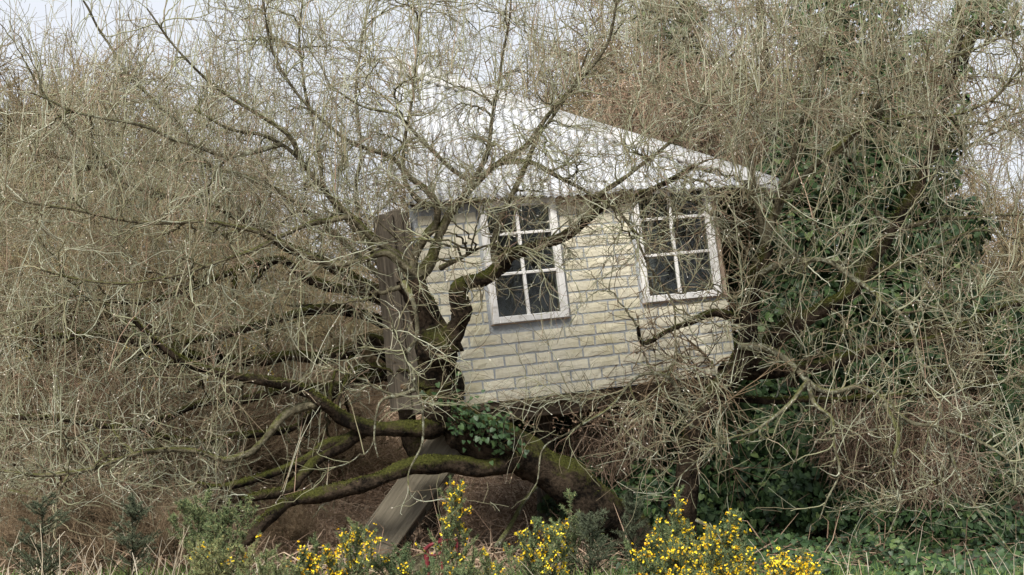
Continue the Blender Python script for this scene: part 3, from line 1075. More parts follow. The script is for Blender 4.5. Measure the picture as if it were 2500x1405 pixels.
first = {}
MOSSY = []
for (tr, r0, r1, d0, d1, mt, pts) in L1:
    pts = np.array(pts, float)
    m = len(pts)
    seg = np.r_[0, np.cumsum(np.linalg.norm(np.diff(pts, axis=0), axis=1))]
    fr_ = seg / seg[-1]
    dd = d0 + (d1 - d0) * fr_ + rng.normal(size=m) * 0.03 * (np.arange(m) > 0)
    W = P(pts[:, 0], pts[:, 1], dd)
    n = max(12, int(seg[-1] / (7 if r0 > 20 else 12)))
    Wp = catmull(W, n)
    s = np.linspace(0, 1, n)
    ph = rng.uniform(0, 6, 6)
    amp = min(0.014, 0.004 + r1 * 0.0004)
    for a in range(3):
        Wp[:, a] += amp * np.sin(s * seg[-1] / 55 + ph[a]) * np.minimum(1, s * 8) + amp * 0.6 * np.sin(s * seg[-1] / 21 + ph[a + 3]) * np.minimum(1, s * 8)
    rad = (r0 + (r1 - r0) * s ** 0.8) * 0.003 if mt == 'bark_old' else (r0 + (r1 * 0.6 - r0) * s ** 0.6) * 0.003
    rad = rad * (1 + 0.09 * np.sin(s * seg[-1] / 34 + ph[0]) + 0.06 * np.sin(s * seg[-1] / 13 + ph[1]))
    S = 30 if r0 > 30 else 18 if r0 > 20 else 10 if r0 > 9 else 6
    ridge = None
    if S >= 18:
        gr = rng.normal(size=(n // 9 + 3, S))
        gi = np.linspace(0, len(gr) - 1.001, n)
        g0 = gi.astype(int)
        gf = (gi - g0)[:, None]
        ridge = 1 + 0.075 * (gr[g0] * (1 - gf) + gr[g0 + 1] * gf)
    V, q, _ = tubes(Wp[None], rad[None], S, rough=0.03 if r0 > 12 else 0.03, origin=RO[tr], ridge=ridge)
    nm = 'branch' if tr in first else 'trunk'
    first[tr] = 1
    link(nm, np_mesh(nm, V, q, smooth=True), M[mt], ROOTS[tr])
    if mt == 'bark_old':
        MOSSY.append((Wp, rad, tr))
    k0 = n // 5 if nm == 'branch' else int(n * 0.7)
    add_nodes(Wp[None, k0:], rad[None, k0:], tr)


# moss tufts standing on the upper side of the thick old limbs
mo_p, mo_t = [], []
for (Wp, rad, tr) in MOSSY:
    m = int(len(Wp) * 26)
    i = rng.integers(0, len(Wp) - 1, m)
    f = rng.uniform(size=m)[:, None]
    c = Wp[i] * (1 - f) + Wp[i + 1] * f
    T = norm(Wp[i + 1] - Wp[i])
    upv = norm(np.array([0, 0, 1.0]) - T * T[:, 2:3])
    sv = np.cross(T, upv)
    a = rng.normal(size=m) * 0.75
    nn = upv * np.cos(a)[:, None] + sv * np.sin(a)[:, None]
    patch = np.sin(c[:, 0] * 9 + c[:, 2] * 7) + np.sin(c[:, 0] * 3.7 - c[:, 2] * 11 + 1) + rng.normal(size=m) * 0.4
    k = (patch > 0.15) & (upv[:, 2] * np.cos(a) > 0.25)
    mo_p.append(np.c_[(c + nn * (rad[i] * 0.97)[:, None])[k], nn[k]])
    mo_t.append(np.full(k.sum(), tr))
mo_p, mo_t = np.vstack(mo_p), np.concatenate(mo_t)
for tr in range(3):
    k = mo_t == tr
    p_, n_ = mo_p[k, :3], mo_p[k, 3:]
    m = len(p_)
    d_ = norm(n_ + rng.normal(size=(m, 3)) * 0.6)
    s_ = norm(np.cross(d_, rng.normal(size=(m, 3))))
    L_ = rng.uniform(0.006, 0.018, m)[:, None]
    V = np.stack([p_ - s_ * 0.004, p_ + s_ * 0.004, p_ + d_ * L_], 1).reshape(-1, 3) - RO[tr]
    o = link('moss', np_mesh('moss', V, np.arange(m * 3).reshape(-1, 3), np.repeat(rng.uniform(size=m), 3)), M['moss'], ROOTS[tr])
    tag(o, kind='stuff')


# how thick the twigs stand, over the picture's stretch of hedge (world positions are drawn from it)
def density(px, py):
    w = np.ones_like(px)
    w = np.where((px < 500) & (py < 330 - px * 0.5), 0.25, w)
    w = np.where((px > 1010) & (px < 1880) & (py > 180) & (py < 500), 1.0, w)
    w = np.where((px > 1040) & (px < 1780) & (py >= 500) & (py < 960), 0.48, w)
    w = np.where((px > 1100) & (px < 1560) & (py >= 760) & (py < 960), 0.2, w)
    w = np.where((px > 850) & (px < 1500) & (py >= 1030), 0.07, w)
    w = np.where((px > 1450) & (px < 2000) & (py >= 1130), 0.14, w)
    w = np.where((px > 600) & (px <= 850) & (py > 1000), 0.3, w)
    w = np.where(px > 1900, w * 0.8, w)
    w = np.where((px > 2330) & (py > 60) & (py < 600), w * 0.55, w)
    w = np.where(py > 1260, w * np.where(px < 620, 0.7, 0.25), w)
    w = np.where(py > 1340, w * 0.15, w)
    return w


def targets(n):
    px = rng.uniform(-120, 2620, n * 4)
    py = rng.uniform(-110, 1400, n * 4)
    k = rng.uniform(size=n * 4) < density(px, py)
    px, py = px[k][:n], py[k][:n]
    m = len(px)
    d = np.where(px < 980, rng.triangular(12.0, 13.6, 16.6, m), np.where(px < 1830, rng.uniform(12.2, 13.45, m), rng.triangular(12.1, 13.4, 15.6, m)))
    d = np.where((px > 980) & (px < 1830) & (py < 170), rng.uniform(12.2, 16.5, m), d)
    return P(px, py, d)


def connect(tg, K, r0, r1, wig, droop, lmin=0.08, lmax=3.0, near=8):
    pp, pd, pr, pt = (np.concatenate(a) for a in (node_p, node_d, node_r, node_t))
    kd = KDTree(len(pp))
    for i, p in enumerate(pp):
        kd.insert(p, i)
    kd.balance()
    best = np.full(len(tg), -1)
    for j, t in enumerate(tg):
        bs = 1e9
        for (co, i, dist) in kd.find_n(t, near):
            if dist < lmin or dist > lmax:
                continue
            dv = (t - pp[i]) / dist
            c = dist * (1.55 - float(dv @ pd[i])) * (0.85 + 0.3 * random.random())
            if c < bs:
                bs, best[j] = c, i
    ok = best >= 0
    tg, best = tg[ok], best[ok]
    n = len(tg)
    p0 = pp[best]
    dv = tg - p0
    L = np.linalg.norm(dv, axis=1, keepdims=True)
    dv = dv / L
    d0 = norm(0.7 * pd[best] + 0.6 * dv + 0.35 * rng.normal(size=(n, 3)))
    lift = np.where(tg[:, 2:3] > 1.25, droop, -0.5 * droop)
    de = norm(dv + np.array([0, 0, 1.0]) * lift + 0.42 * rng.normal(size=(n, 3)))
    c1 = p0 + d0 * L * 0.38
    c2 = tg - de * L * 0.36
    t = np.linspace(0, 1, K)[None, :, None]
    B = (1 - t) ** 3 * p0[:, None] + 3 * (1 - t) ** 2 * t * c1[:, None] + 3 * (1 - t) * t ** 2 * c2[:, None] + t ** 3 * tg[:, None]
    B = B + rng.normal(size=B.shape) * (wig * L)[:, None] * np.minimum(1, t * 4)
    rs = np.minimum(r0, pr[best] * 0.75)
    R = rs[:, None] * (1 - t[..., 0]) + np.minimum(r1, rs * 0.7)[:, None] * t[..., 0]
    return B, R, pt[best]


def thin(Pn, extra=1.0):
    """keep mask: airy gaps round the trunk, the post, the stair and under the house"""
    x, y = to_px(Pn[:, Pn.shape[1] // 2])
    w = np.ones(len(Pn))
    w = np.where((x > 905) & (x < 1170) & (y > 520) & (y < 1100), 0.33, w)
    w = np.where((x > 800) & (x < 1500) & (y > 985), 0.20, w)
    w = np.where((x > 1080) & (x < 1780) & (y > 640) & (y < 985), 0.5, w)
    w = np.where((x > 1440) & (x < 2050) & (y > 930), 0.45, w)
    w = np.where((x > 1780) & (y > 350), w * 0.5, w)
    w = np.where((x > 1780) & (x < 2260) & (y > 420) & (y < 1200), w * 0.8, w)
    w = np.where((x <= 560) & (y > 620) & (y < 1120), w * 0.72, w)
    w = np.where((x > 560) & (x < 930) & (y > 560), w * 0.62, w)
    w = np.where((x > 560) & (x < 930) & (y > 850), w * 0.75, w)
    w = np.where((y < 320) & (x > 350) & (x < 1550), w * 0.8, w)
    w = np.where((y < 170) & (x > 350) & (x < 1550), w * 0.8, w)
    w = np.where((y < 60) & (x > 450), w * 0.85, w)
    w = np.where((x < 520) & (y < 230 - x * 0.42), w * 0.3, w)
    w = np.where(y > 1240, w * np.where(x < 620, 0.85, 0.4), w)
    return rng.uniform(size=len(Pn)) < w * extra


L2P, L2R, L2T = connect(targets(250), 16, 0.0098, 0.004, 0.014, 0.3, 0.25)
add_nodes(L2P[:, 3:], L2R[:, 3:], L2T)
for i in range(len(L2P)):
    V, q, _ = tubes(L2P[i:i + 1], L2R[i:i + 1], 6, rough=0.04, origin=RO[L2T[i]])
    link('branch', np_mesh('branch', V, q, smooth=True), M['bark_pale' if rng.uniform() < 0.45 else 'bark_limb'], ROOTS[L2T[i]])
# darker crooked boughs low on the left
n = 90
XP, XR, XT = connect(P(rng.uniform(60, 900, n), rng.triangular(640, 860, 1130, n), rng.uniform(13.2, 15.6, n)), 18, 0.021, 0.006, 0.016, -0.1, 0.4, near=30)
add_nodes(XP[:, 4:], XR[:, 4:], XT)
for i in range(len(XP)):
    V, q, _ = tubes(XP[i:i + 1], XR[i:i + 1], 7, rough=0.05, origin=RO[XT[i]])
    link('branch', np_mesh('branch', V, q, smooth=True), M['bark_old' if rng.uniform() < 0.7 else 'bark_limb'], ROOTS[XT[i]])
L3P, L3R, L3T = connect(targets(3000), 10, 0.0068, 0.0030, 0.010, 0.3, 0.12, 2.0)
k = thin(L3P)
L3P, L3R, L3T = L3P[k], L3R[k], L3T[k]
add_nodes(L3P[:, 2:], L3R[:, 2:], L3T)
L4P, L4R, L4T = connect(targets(22500), 7, 0.0038, 0.0020, 0.011, 0.28, 0.06, 1.3, near=7)
k = thin(L4P)
L4P, L4R, L4T = L4P[k], L4R[k], L4T[k]
L5P, L5R, par5 = sample_children(L4P, L4R, 41000, (0.08, 0.26), spread=0.9, up=0.15, K=4, r0=0.0026, r1=0.0014, wig=0.085)
L5T = L4T[par5]
k = thin(L5P)
L5P, L5R, L5T = L5P[k], L5R[k], L5T[k]
# long straight young shoots standing up from the boughs
p4 = np.concatenate(node_p)
t4 = np.concatenate(node_t)
pick = rng.choice(len(p4), 4600)
ux, uy = to_px(p4[pick])
keep = ((ux < 900) | (ux > 1780) | (uy < 260)) & (uy < 1250) & ((uy < 560) | (rng.uniform(size=len(ux)) < 0.3))
pick = pick[keep]
L6P, L6R = walk(p4[pick], norm(rng.normal(size=(len(pick), 3)) * 0.22 + np.array([0, 0, 1.0])), len(pick), rng.uniform(0.25, 0.8, len(pick)), 6, 0.035, 0.1, 0.0038, 0.0018)
L6T = t4[pick]

for tr in range(3):
    vs, qs, rs, off = [], [], [], 0
    for (Pn, R, T, S, lo, hi) in ((L3P, L3R, L3T, 4, 0.35, 0.8), (L4P, L4R, L4T, 3, 0.12, 0.85), (L5P, L5R, L5T, 3, 0.1, 1.0), (L6P, L6R, L6T, 3, 0.3, 0.95)):
        k = T == tr
        if not k.any():
            continue
        V, q, bi = tubes(Pn[k], R[k], S, origin=RO[tr])
        vs.append(V)
        qs.append(q + off)
        rs.append(rng.uniform(lo, hi, k.sum())[bi])
        off += len(V)
    o = link('twigs', np_mesh('twigs', np.vstack(vs), np.vstack(qs), np.concatenate(rs), smooth=True), M['twig'], ROOTS[tr])
    tag(o, kind='stuff')
    # catkins and buds near the tips
    cp, cd = [], []
    for (Pn, T, frac, reps) in ((L5P, L5T, 0.14, 1), (L4P, L4T, 0.16, 1), (L6P, L6T, 0.75, 3)):
        ix = np.where(T == tr)[0]
        for _ in range(reps):
            s = ix[rng.uniform(size=len(ix)) < frac]
            K = Pn.shape[1]
            t = rng.uniform(0.45, 1.0, len(s)) * (K - 1) * 0.999
            i = t.astype(int)
            f = (t - i)[:, None]
            cp.append(Pn[s, i] * (1 - f) + Pn[s, i + 1] * f)
            cd.append(norm(norm(Pn[s, i + 1] - Pn[s, i]) + 0.5 * rng.normal(size=(len(s), 3))))
    cp, cd = np.vstack(cp), np.vstack(cd)
    V, q, bi = spindles(cp, cd, rng.uniform(0.010, 0.020, len(cp)), rng.uniform(0.0026, 0.0042, len(cp)), 3)
    o = link('catkins', np_mesh('catkins', V - RO[tr], q, rng.uniform(size=len(cp))[bi]), M['catkin'], ROOTS[tr])
    tag(o, kind='stuff')

# ------------------------------------------------------------------ bare shrubs behind
def make_shrub(h, w, nst, n2, n3, n4, lean=0.32, droop=0.12, rt=1.0):
    """two meshes (stems, twigs) of a leafless shrub h metres tall standing on the origin"""
    base = np.c_[rng.normal(size=(nst, 2)) * 0.16 * w, np.full(nst, -0.1)]
    ang = rng.uniform(0, 2 * math.pi, nst)
    out = rng.uniform(0.05, lean, nst) * w
    dr = norm(np.c_[np.cos(ang) * out, np.sin(ang) * out, np.ones(nst)])
    Sp, Sr = walk(base, dr, nst, rng.uniform(0.65, 1.0, nst) * h, 12, 0.05, 0.15, 0.030 * h / 4, 0.006)
    V, q, _ = tubes(Sp, Sr, 6, rough=0.04)
    stems = np_mesh('stems', V, q, smooth=True)
    A, AR, _ = sample_children(Sp, Sr, n2, (0.16 * h, 0.32 * h), 0.75, 0.25, 8, 0.012, 0.005, 0.2, 0.06, 0.8)
    B, BR, _ = sample_children(A, AR, n3, (0.25, 0.7), 0.8, droop, 6, 0.0065 * rt, 0.003 * rt, 0.1, 0.07, 0.7)
    Cc, CR, _ = sample_children(B, BR, n4, (0.12, 0.38), 0.9, droop, 4, 0.0045 * rt, 0.0022 * rt, 0.05, 0.09, 0.7)
    vs, qs, rs, off = [], [], [], 0
    for Pn, R in ((A, AR), (B, BR), (Cc, CR)):
        V, q, bi = tubes(Pn, R, 3)
        vs.append(V)
        qs.append(q + off)
        rs.append(rng.uniform(0, 1, len(Pn))[bi])
        off += len(V)
    return stems, np_mesh('twigs', np.vstack(vs), np.vstack(qs), np.concatenate(rs), smooth=True)


def put_shrub(var, px, d, sc, rz, label, group, mat, name='bare_shrub', sz=None):
    x = P(px, 700, d)[0]
    r = empty(name, (x, d, float(hgt(x, d))), label, 'shrub', group)
    r.rotation_euler = (0, 0, rz)
    r.scale = (sc, sc, sz or sc)
    for nm, me in (('stems', var[0]), ('twigs', var[1])):
        o = bpy.data.objects.new(nm, me)
        COL.objects.link(o)
        o.parent = r
        if nm == 'twigs':
            o['kind'] = 'stuff'
    return r


SHR = []
for k in range(3):
    v = make_shrub(4.0, 1.0, 16, 170, 1500, 7500)
    v[0].materials.append(M['bark_limb'])
    v[1].materials.append(M['twig_tan'])
    SHR.append(v)
SHB = make_shrub(5.2, 0.8, 12, 190, 1800, 9500, lean=0.25, droop=-0.1, rt=1.1)
SHB[0].materials.append(M['bark_limb'])
SHB[1].materials.append(M['twig_brown'])
SHL = make_shrub(2.0, 1.5, 22, 160, 1200, 6000, lean=0.6, rt=0.95)
SHL[0].materials.append(M['bark_limb'])
SHL[1].materials.append(M['twig_brown'])

g1 = 'leafless tan shrubs behind the left willow'
lab1 = 'tall leafless tan shrub in the thicket behind the left willow branches'
for (px_, d_, sc_) in ((-60, 19.0, 0.72), (60, 17.8, 0.70), (170, 19.5, 0.78), (290, 18.2, 0.68), (400, 19.8, 0.60), (510, 18.4, 0.46), (620, 19.6, 0.40),
                       (-150, 21.5, 0.85), (110, 22.0, 0.9), (330, 22.5, 0.74), (560, 22.0, 0.48), (740, 21.0, 0.36), (860, 19.5, 0.36)):
    put_shrub(SHR[rng.integers(3)], px_, d_, sc_ * rng.uniform(0.95, 1.05), rng.uniform(0, 6.28), lab1, g1, None)
g2 = 'low brown undergrowth shrubs on the bank at the left'
lab2 = 'low tangled brown shrub on the bank at the left of the stair'
for (px_, d_, sc_) in ((-40, 16.2, 0.62), (120, 16.8, 0.7), (260, 16.0, 0.6), (400, 16.9, 0.72), (540, 16.3, 0.6), (660, 17.2, 0.6), (800, 17.6, 0.5)):
    put_shrub(SHL, px_, d_, sc_, rng.uniform(0, 6.28), lab2, g2, None)
put_shrub(SHL, 90, 13.1, 0.30, 1.0, 'small tangle of bare twigs on the ground behind the dark young spruce', None, None)
put_shrub(SHL, 250, 13.3, 0.34, 2.2, 'small tangle of bare twigs on the ground between the two young spruces', None, None)
put_shrub(SHL, 420, 13.2, 0.32, 3.9, 'small tangle of bare twigs on the ground left of the green gorse bush', None, None)
put_shrub(SHL, 700, 13.9, 0.26, 5.0, 'small tangle of bare twigs under the lowest mossy limb', None, None)
g3 = 'tan shrubs behind the right willow'
lab3 = 'leafless tan shrub in the thicket behind the right willow'
for (px_, d_, sc_) in ((2290, 19.5, 0.6), (2400, 18.2, 0.46), (2520, 19.0, 0.5), (1880, 20.0, 0.9), (2450, 20.5, 0.72), (2600, 19.5, 0.7)):
    put_shrub(SHR[rng.integers(3)], px_, d_, sc_, rng.uniform(0, 6.28), lab3, g3, None)
put_shrub(SHB, 1660, 18.4, 0.98, 0.6, 'brown leafless tree top rising behind the right half of the roof', None, None, 'bare_tree')
put_shrub(SHB, 1800, 19.4, 1.0, 2.6, 'brown leafless tree farther back above the right end of the roof', None, None, 'bare_tree')
put_shrub(SHR[1], 1480, 20.5, 1.15, 1.1, 'thin tan tree behind the sloping white roof edge', None, None, 'bare_tree')
put_shrub(SHR[2], 1130, 21.0, 0.62, 2.0, 'bare shrub glimpsed far behind under the floor of the house', None, None)
put_shrub(SHR[0], 1400, 20.0, 0.55, 4.0, 'bare shrub seen through the shade behind the big leaning trunk', None, None)

# ------------------------------------------------------------------ ivy
LEAF = np.array([(0, 0.0), (0.20, -0.16), (0.46, -0.02), (0.36, 0.22), (0.30, 0.42), (0.0, 0.80), (-0.30, 0.42), (-0.36, 0.22), (-0.46, -0.02), (-0.20, -0.16)])
LV = np.vstack([[0, 0.2, 0.05], np.c_[LEAF, np.where(np.abs(LEAF[:, 0]) > 0.3, -0.05, 0.0)]])
LT = np.array([[0, i + 1, (i + 1) % 10 + 1] for i in range(10)])


def leaf_cloud(c, nrm_, size):
    """many ivy leaves: centres, outward normals, sizes -> verts, tris, leaf index"""
    n = len(c)
    up = norm(np.array([0, 0, -1.0]) + 0.7 * rng.normal(size=(n, 3)))
    nz = norm(nrm_ + 0.45 * rng.normal(size=(n, 3)))
    x = norm(np.cross(up, nz))
    y = np.cross(nz, x)
    V = c[:, None] + size[:, None, None] * (LV[None, :, 0:1] * x[:, None] + LV[None, :, 1:2] * y[:, None] + LV[None, :, 2:3] * nz[:, None])
    t = (np.arange(n)[:, None, None] * len(LV) + LT[None]).reshape(-1, 3)
    return V.reshape(-1, 3), t, np.repeat(np.arange(n), len(LV))


def blob_points(blobs):
    cs, ns = [], []
    for (px_, py_, rx_, ry_, d_, n_) in blobs:
        n_ = int(n_ * 1.9)
        c = P(px_, py_, d_)
        dirs = norm(rng.normal(size=(n_, 3)))
        dirs[:, 1] = -np.abs(dirs[:, 1]) * np.where(rng.uniform(size=n_) < 0.85, 1, -1)
        rad = 0.62 + 0.4 * rng.uniform(size=n_) ** 0.6
        lump = 1 + 0.25 * np.sin(dirs[:, 0] * 7 + px_) * np.sin(dirs[:, 2] * 6 + py_)
        s = np.array([rx_ * 0.003, min(rx_, ry_) * 0.003 * 0.8, ry_ * 0.003]) * d_ / 14
        cs.append(c + dirs * (rad * lump)[:, None] * s)
        ns.append(norm(dirs / s))
    return np.vstack(cs), np.vstack(ns)


leaf_me = np_mesh('leaf', LV * 1.0, LT, rnd=np.full(len(LV), 0.35))
leaf_me.materials.append(M['ivy'])
leaf_me2 = np_mesh('leaf', LV * 1.0, LT, rnd=np.full(len(LV), 0.65))
leaf_me2.materials.append(M['ivy'])


def single_leaf(parent, origin, c, n_, size):
    up = Vector((rng.normal() * 0.6, rng.normal() * 0.4, -1)).normalized()
    z = (Vector(n_) + Vector(rng.normal(size=3)) * 0.35).normalized()
    x = up.cross(z).normalized()
    y = z.cross(x)
    o = bpy.data.objects.new('leaf', leaf_me if rng.uniform() < 0.7 else leaf_me2)
    COL.objects.link(o)
    o.parent = parent
    m = Matrix((x, y, z)).transposed().to_4x4()
    m = Matrix.Translation(Vector(c) - Vector(origin)) @ m @ Matrix.Scale(size, 4)
    o.matrix_local = m


# ivy climbing the main trunk, each leaf picked out
iv0 = P(1130, 1040, 13.3)
ivy1 = empty('ivy', iv0, 'small clump of dark ivy climbing the willow trunk below the brick wall', 'ivy')
tp = catmull(P(np.array([1085, 1100, 1140, 1185, 1230, 1260.]), np.array([960, 1010, 1030, 1050, 1080, 1110.]), np.array([13.33, 13.33, 13.36, 13.4, 13.45, 13.5])), 40)
V, q, _ = tubes(np.stack([tp + rng.normal(size=3) * 0.03 + 0.012 * rng.normal(size=tp.shape) for _ in range(5)]), np.full((5, 40), 0.005), 4, origin=iv0)
link('stem', np_mesh('stem', V, q, smooth=True), M['bark_old'], ivy1)
for k in range(230):
    i = int(rng.triangular(0, 20, 39.9))
    n_ = norm(np.array([rng.normal() * 0.6 + 0.3, -1.0, rng.normal() * 0.5 + 0.35]))
    c = tp[i] + np.array([rng.normal() * 0.06, 0, rng.normal() * 0.07 + 0.02]) + n_ * rng.uniform(0.02, 0.09) * np.array([1, 1, 1])
    single_leaf(ivy1, iv0, c, n_, rng.uniform(0.03, 0.055))

# the ivy-covered tree at the right
it0 = (P(2110, 1380, 16.4)[0], 16.4, float(hgt(P(2110, 1380, 16.4)[0], 16.4)))
ivyt = empty('ivy_covered_tree', it0, 'tall tree smothered in dark green ivy at the right of the house', 'tree')
IT = [(50, 26, 16.4, 16.4, [(2110, 1330), (2115, 1100), (2095, 800), (2080, 500), (2060, 250), (2040, -80)]),
      (28, 12, 16.4, 16.6, [(2095, 800), (2200, 560), (2290, 300), (2380, 60), (2420, -80)]),
      (24, 10, 16.4, 16.2, [(2095, 760), (1980, 560), (1900, 380), (1870, 180), (1850, -60)])]
for (r0, r1, d0, d1, pts) in IT:
    pts = np.array(pts, float)
    W = catmull(P(pts[:, 0], pts[:, 1], np.linspace(d0, d1, len(pts))), 40)
    s = np.linspace(0, 1, 40)
    V, q, _ = tubes(W[None], ((r0 + (r1 - r0) * s) * 0.0034)[None], 10, rough=0.05, origin=np.array(it0))
    link('trunk' if r0 == 50 else 'branch', np_mesh('trunk', V, q, smooth=True), M['bark_old'], ivyt)
blobs = [(2060, 60, 150, 130, 16.3, 700), (2060, 240, 150, 130, 16.2, 800), (2150, 320, 130, 120, 16.3, 700), (2080, 430, 160, 130, 16.1, 900), (2230, 420, 110, 120, 16.3, 600),
         (1900, 480, 110, 110, 16.3, 650), (1830, 560, 85, 130, 16.3, 650), (1930, 620, 130, 120, 16.1, 800), (2100, 600, 150, 130, 16.1, 900), (2270, 600, 100, 90, 16.3, 450),
         (1860, 720, 100, 110, 16.0, 700), (2010, 760, 130, 110, 16.2, 700), (2180, 740, 120, 100, 16.0, 650), (1850, 870, 90, 90, 15.8, 500), (2050, 880, 140, 90, 16.0, 550),
         (1840, 990, 120, 90, 15.7, 700), (1920, 1080, 140, 110, 15.6, 900), (1780, 1120, 110, 100, 15.5, 650), (2050, 1160, 130, 110, 15.7, 700), (1880, 1220, 150, 100, 15.3, 800),
         (2400, 40, 90, 60, 16.6, 260), (2200, 900, 120, 90, 15.9, 500), (2180, 1040, 110, 100, 15.8, 500), (2130, 1270, 160, 80, 15.2, 600), (2360, 1290, 150, 70, 15.0, 500), (2420, 1130, 100, 110, 15.5, 500), (2130, 1150, 100, 90, 15.6, 400), (1940, 780, 120, 110, 15.9, 500), (2360, 740, 100, 90, 16.2, 350), (1500, 1280, 90, 70, 14.6, 420), (1620, 1240, 110, 110, 14.7, 600), (1730, 1310, 120, 70, 14.4, 450), (1440, 1180, 60, 60, 14.9, 160), (2240, 180, 110, 110, 16.5, 450), (2290, 300, 80, 90, 16.5, 300), (1960, 330, 100, 120, 16.4, 500), (2340, 560, 80, 80, 16.4, 260), (1330, 1090, 150, 80, 16.3, 520), (1500, 1130, 120, 110, 16.0, 520), (1620, 1090, 110, 110, 15.9, 500), (1400, 1230, 70, 60, 15.5, 200), (2470, 820, 70, 120, 16.0, 450), (2480, 1000, 60, 110, 15.8, 350), (1640, 60, 90, 90, 17.6, 260), (1660, 170, 70, 70, 17.6, 200)]  # the clumps under the house are added, standing in for deep shade there
c, n_ = blob_points(blobs[:41])
hero = rng.choice(len(c), 140, replace=False)
sz = rng.uniform(0.045, 0.082, len(c))
for k in hero:
    single_leaf(ivyt, it0, c[k], n_[k], sz[k] * 1.05)
keep = np.ones(len(c), bool)
keep[hero] = False
V, t, bi = leaf_cloud(c[keep], n_[keep], sz[keep])
o = link('ivy_leaves', np_mesh('ivy_leaves', V - np.array(it0), t, np.clip(rng.normal(0.47, 0.27, keep.sum()), 0, 1)[bi]), M['ivy'], ivyt)
tag(o, kind='stuff')
for (lo, hi, nm, lab) in ((41, 43, 'ivy', 'dark ivy bush at the far right edge of the picture'), (43, 45, 'ivy', 'ivy clump high on the tree behind the roof')):
    c, n_ = blob_points(blobs[lo:hi])
    o0 = c.mean(0)
    r = empty(nm, o0, lab, 'ivy')
    V, t, bi = leaf_cloud(c, n_, rng.uniform(0.045, 0.082, len(c)))
    tag(link('ivy_leaves', np_mesh('ivy_leaves', V - o0, t, np.clip(rng.normal(0.5, 0.25, len(c)), 0, 1)[bi]), M['ivy'], r), kind='stuff')

# ground ivy under the right-hand trees
n = 9500
gxx = rng.uniform(0.7, 4.4, n)
gyy = rng.uniform(12.0, 16.5, n)
pxx = to_px(np.c_[gxx, gyy, np.zeros(n)])[0]
k = (pxx > 1480) & (rng.uniform(size=n) < 0.35 + 0.65 * (np.sin(gxx * 3) * np.sin(gyy * 2.3 + 1) > -0.2))
gxx, gyy = gxx[k], gyy[k]
zz = hgt(gxx, gyy) + rng.uniform(0.02, 0.22, len(gxx)) * (0.5 + 0.5 * np.sin(gxx * 4.0) ** 2)
c = np.c_[gxx, gyy, zz]
V, t, bi = leaf_cloud(c, norm(np.array([0, -0.6, 0.8]) + 0.3 * rng.normal(size=(len(c), 3))), rng.uniform(0.035, 0.07, len(c)))
tag(link('ground_ivy', np_mesh('ground_ivy', V, t, np.clip(rng.normal(0.42, 0.25, len(c)), 0, 1)[bi]), M['ivy']), 'dark ivy carpeting the ground under the right-hand trees', 'ivy', kind='stuff')


# ------------------------------------------------------------------ dead bracken, grass
def blades(p, d, ln, w, bend=0.35):
    """bent strips: start points, directions, lengths, widths"""
    n = len(p)
    side = norm(np.cross(d, rng.normal(size=(n, 3))))
    sag = norm(np.array([0, 0, -1.0]) + 0.8 * rng.normal(size=(n, 3)))
    p1 = p + d * (ln * 0.5)[:, None]
    p2 = p + d * (ln * 0.95)[:, None] + sag * (ln * bend)[:, None]
    V = np.stack([p - side * w[:, None], p + side * w[:, None], p1 - side * w[:, None], p1 + side * w[:, None],
                  p2 - side * (w * 0.3)[:, None], p2 + side * (w * 0.3)[:, None]], 1).reshape(-1, 3)
    b = np.arange(n)[:, None] * 6
    q = np.concatenate([b + np.array([[0, 1, 3, 2]]), b + np.array([[2, 3, 5, 4]])], 0)
    return V, q, np.repeat(np.arange(n), 6)


n = 90000
bx = rng.uniform(-7.5, 7.5, n)
by = 12.6 + 11.5 * rng.uniform(size=n) ** 1.2
k = (np.abs(bx) < by * 0.3 + 0.6) & ((bx < 0.7) | (by > 15.5) | (rng.uniform(size=n) < 0.1)) & ((by > 13.5) | (rng.uniform(size=n) < 0.35))
bx, by = bx[k], by[k]
n = len(bx)
p = np.c_[bx, by, hgt(bx, by) + rng.uniform(0, 0.12, n)]
d = norm(rng.normal(size=(n, 3)) * np.array([1, 1, 0.45]) + np.array([0, 0, 0.35]))
V, q, bi = blades(p, d, rng.uniform(0.12, 0.55, n), rng.uniform(0.0018, 0.0048, n))
clump = 0.47 + 0.22 * np.sin(bx * 2.3 + 1) * np.sin(by * 1.9) + rng.normal(size=n) * 0.2
tag(link('dead_bracken', np_mesh('dead_bracken', V, q, np.clip(clump, 0, 1)[bi]), M['bracken']), 'matted pinkish-brown dead bracken covering the bank', 'bracken', kind='stuff')
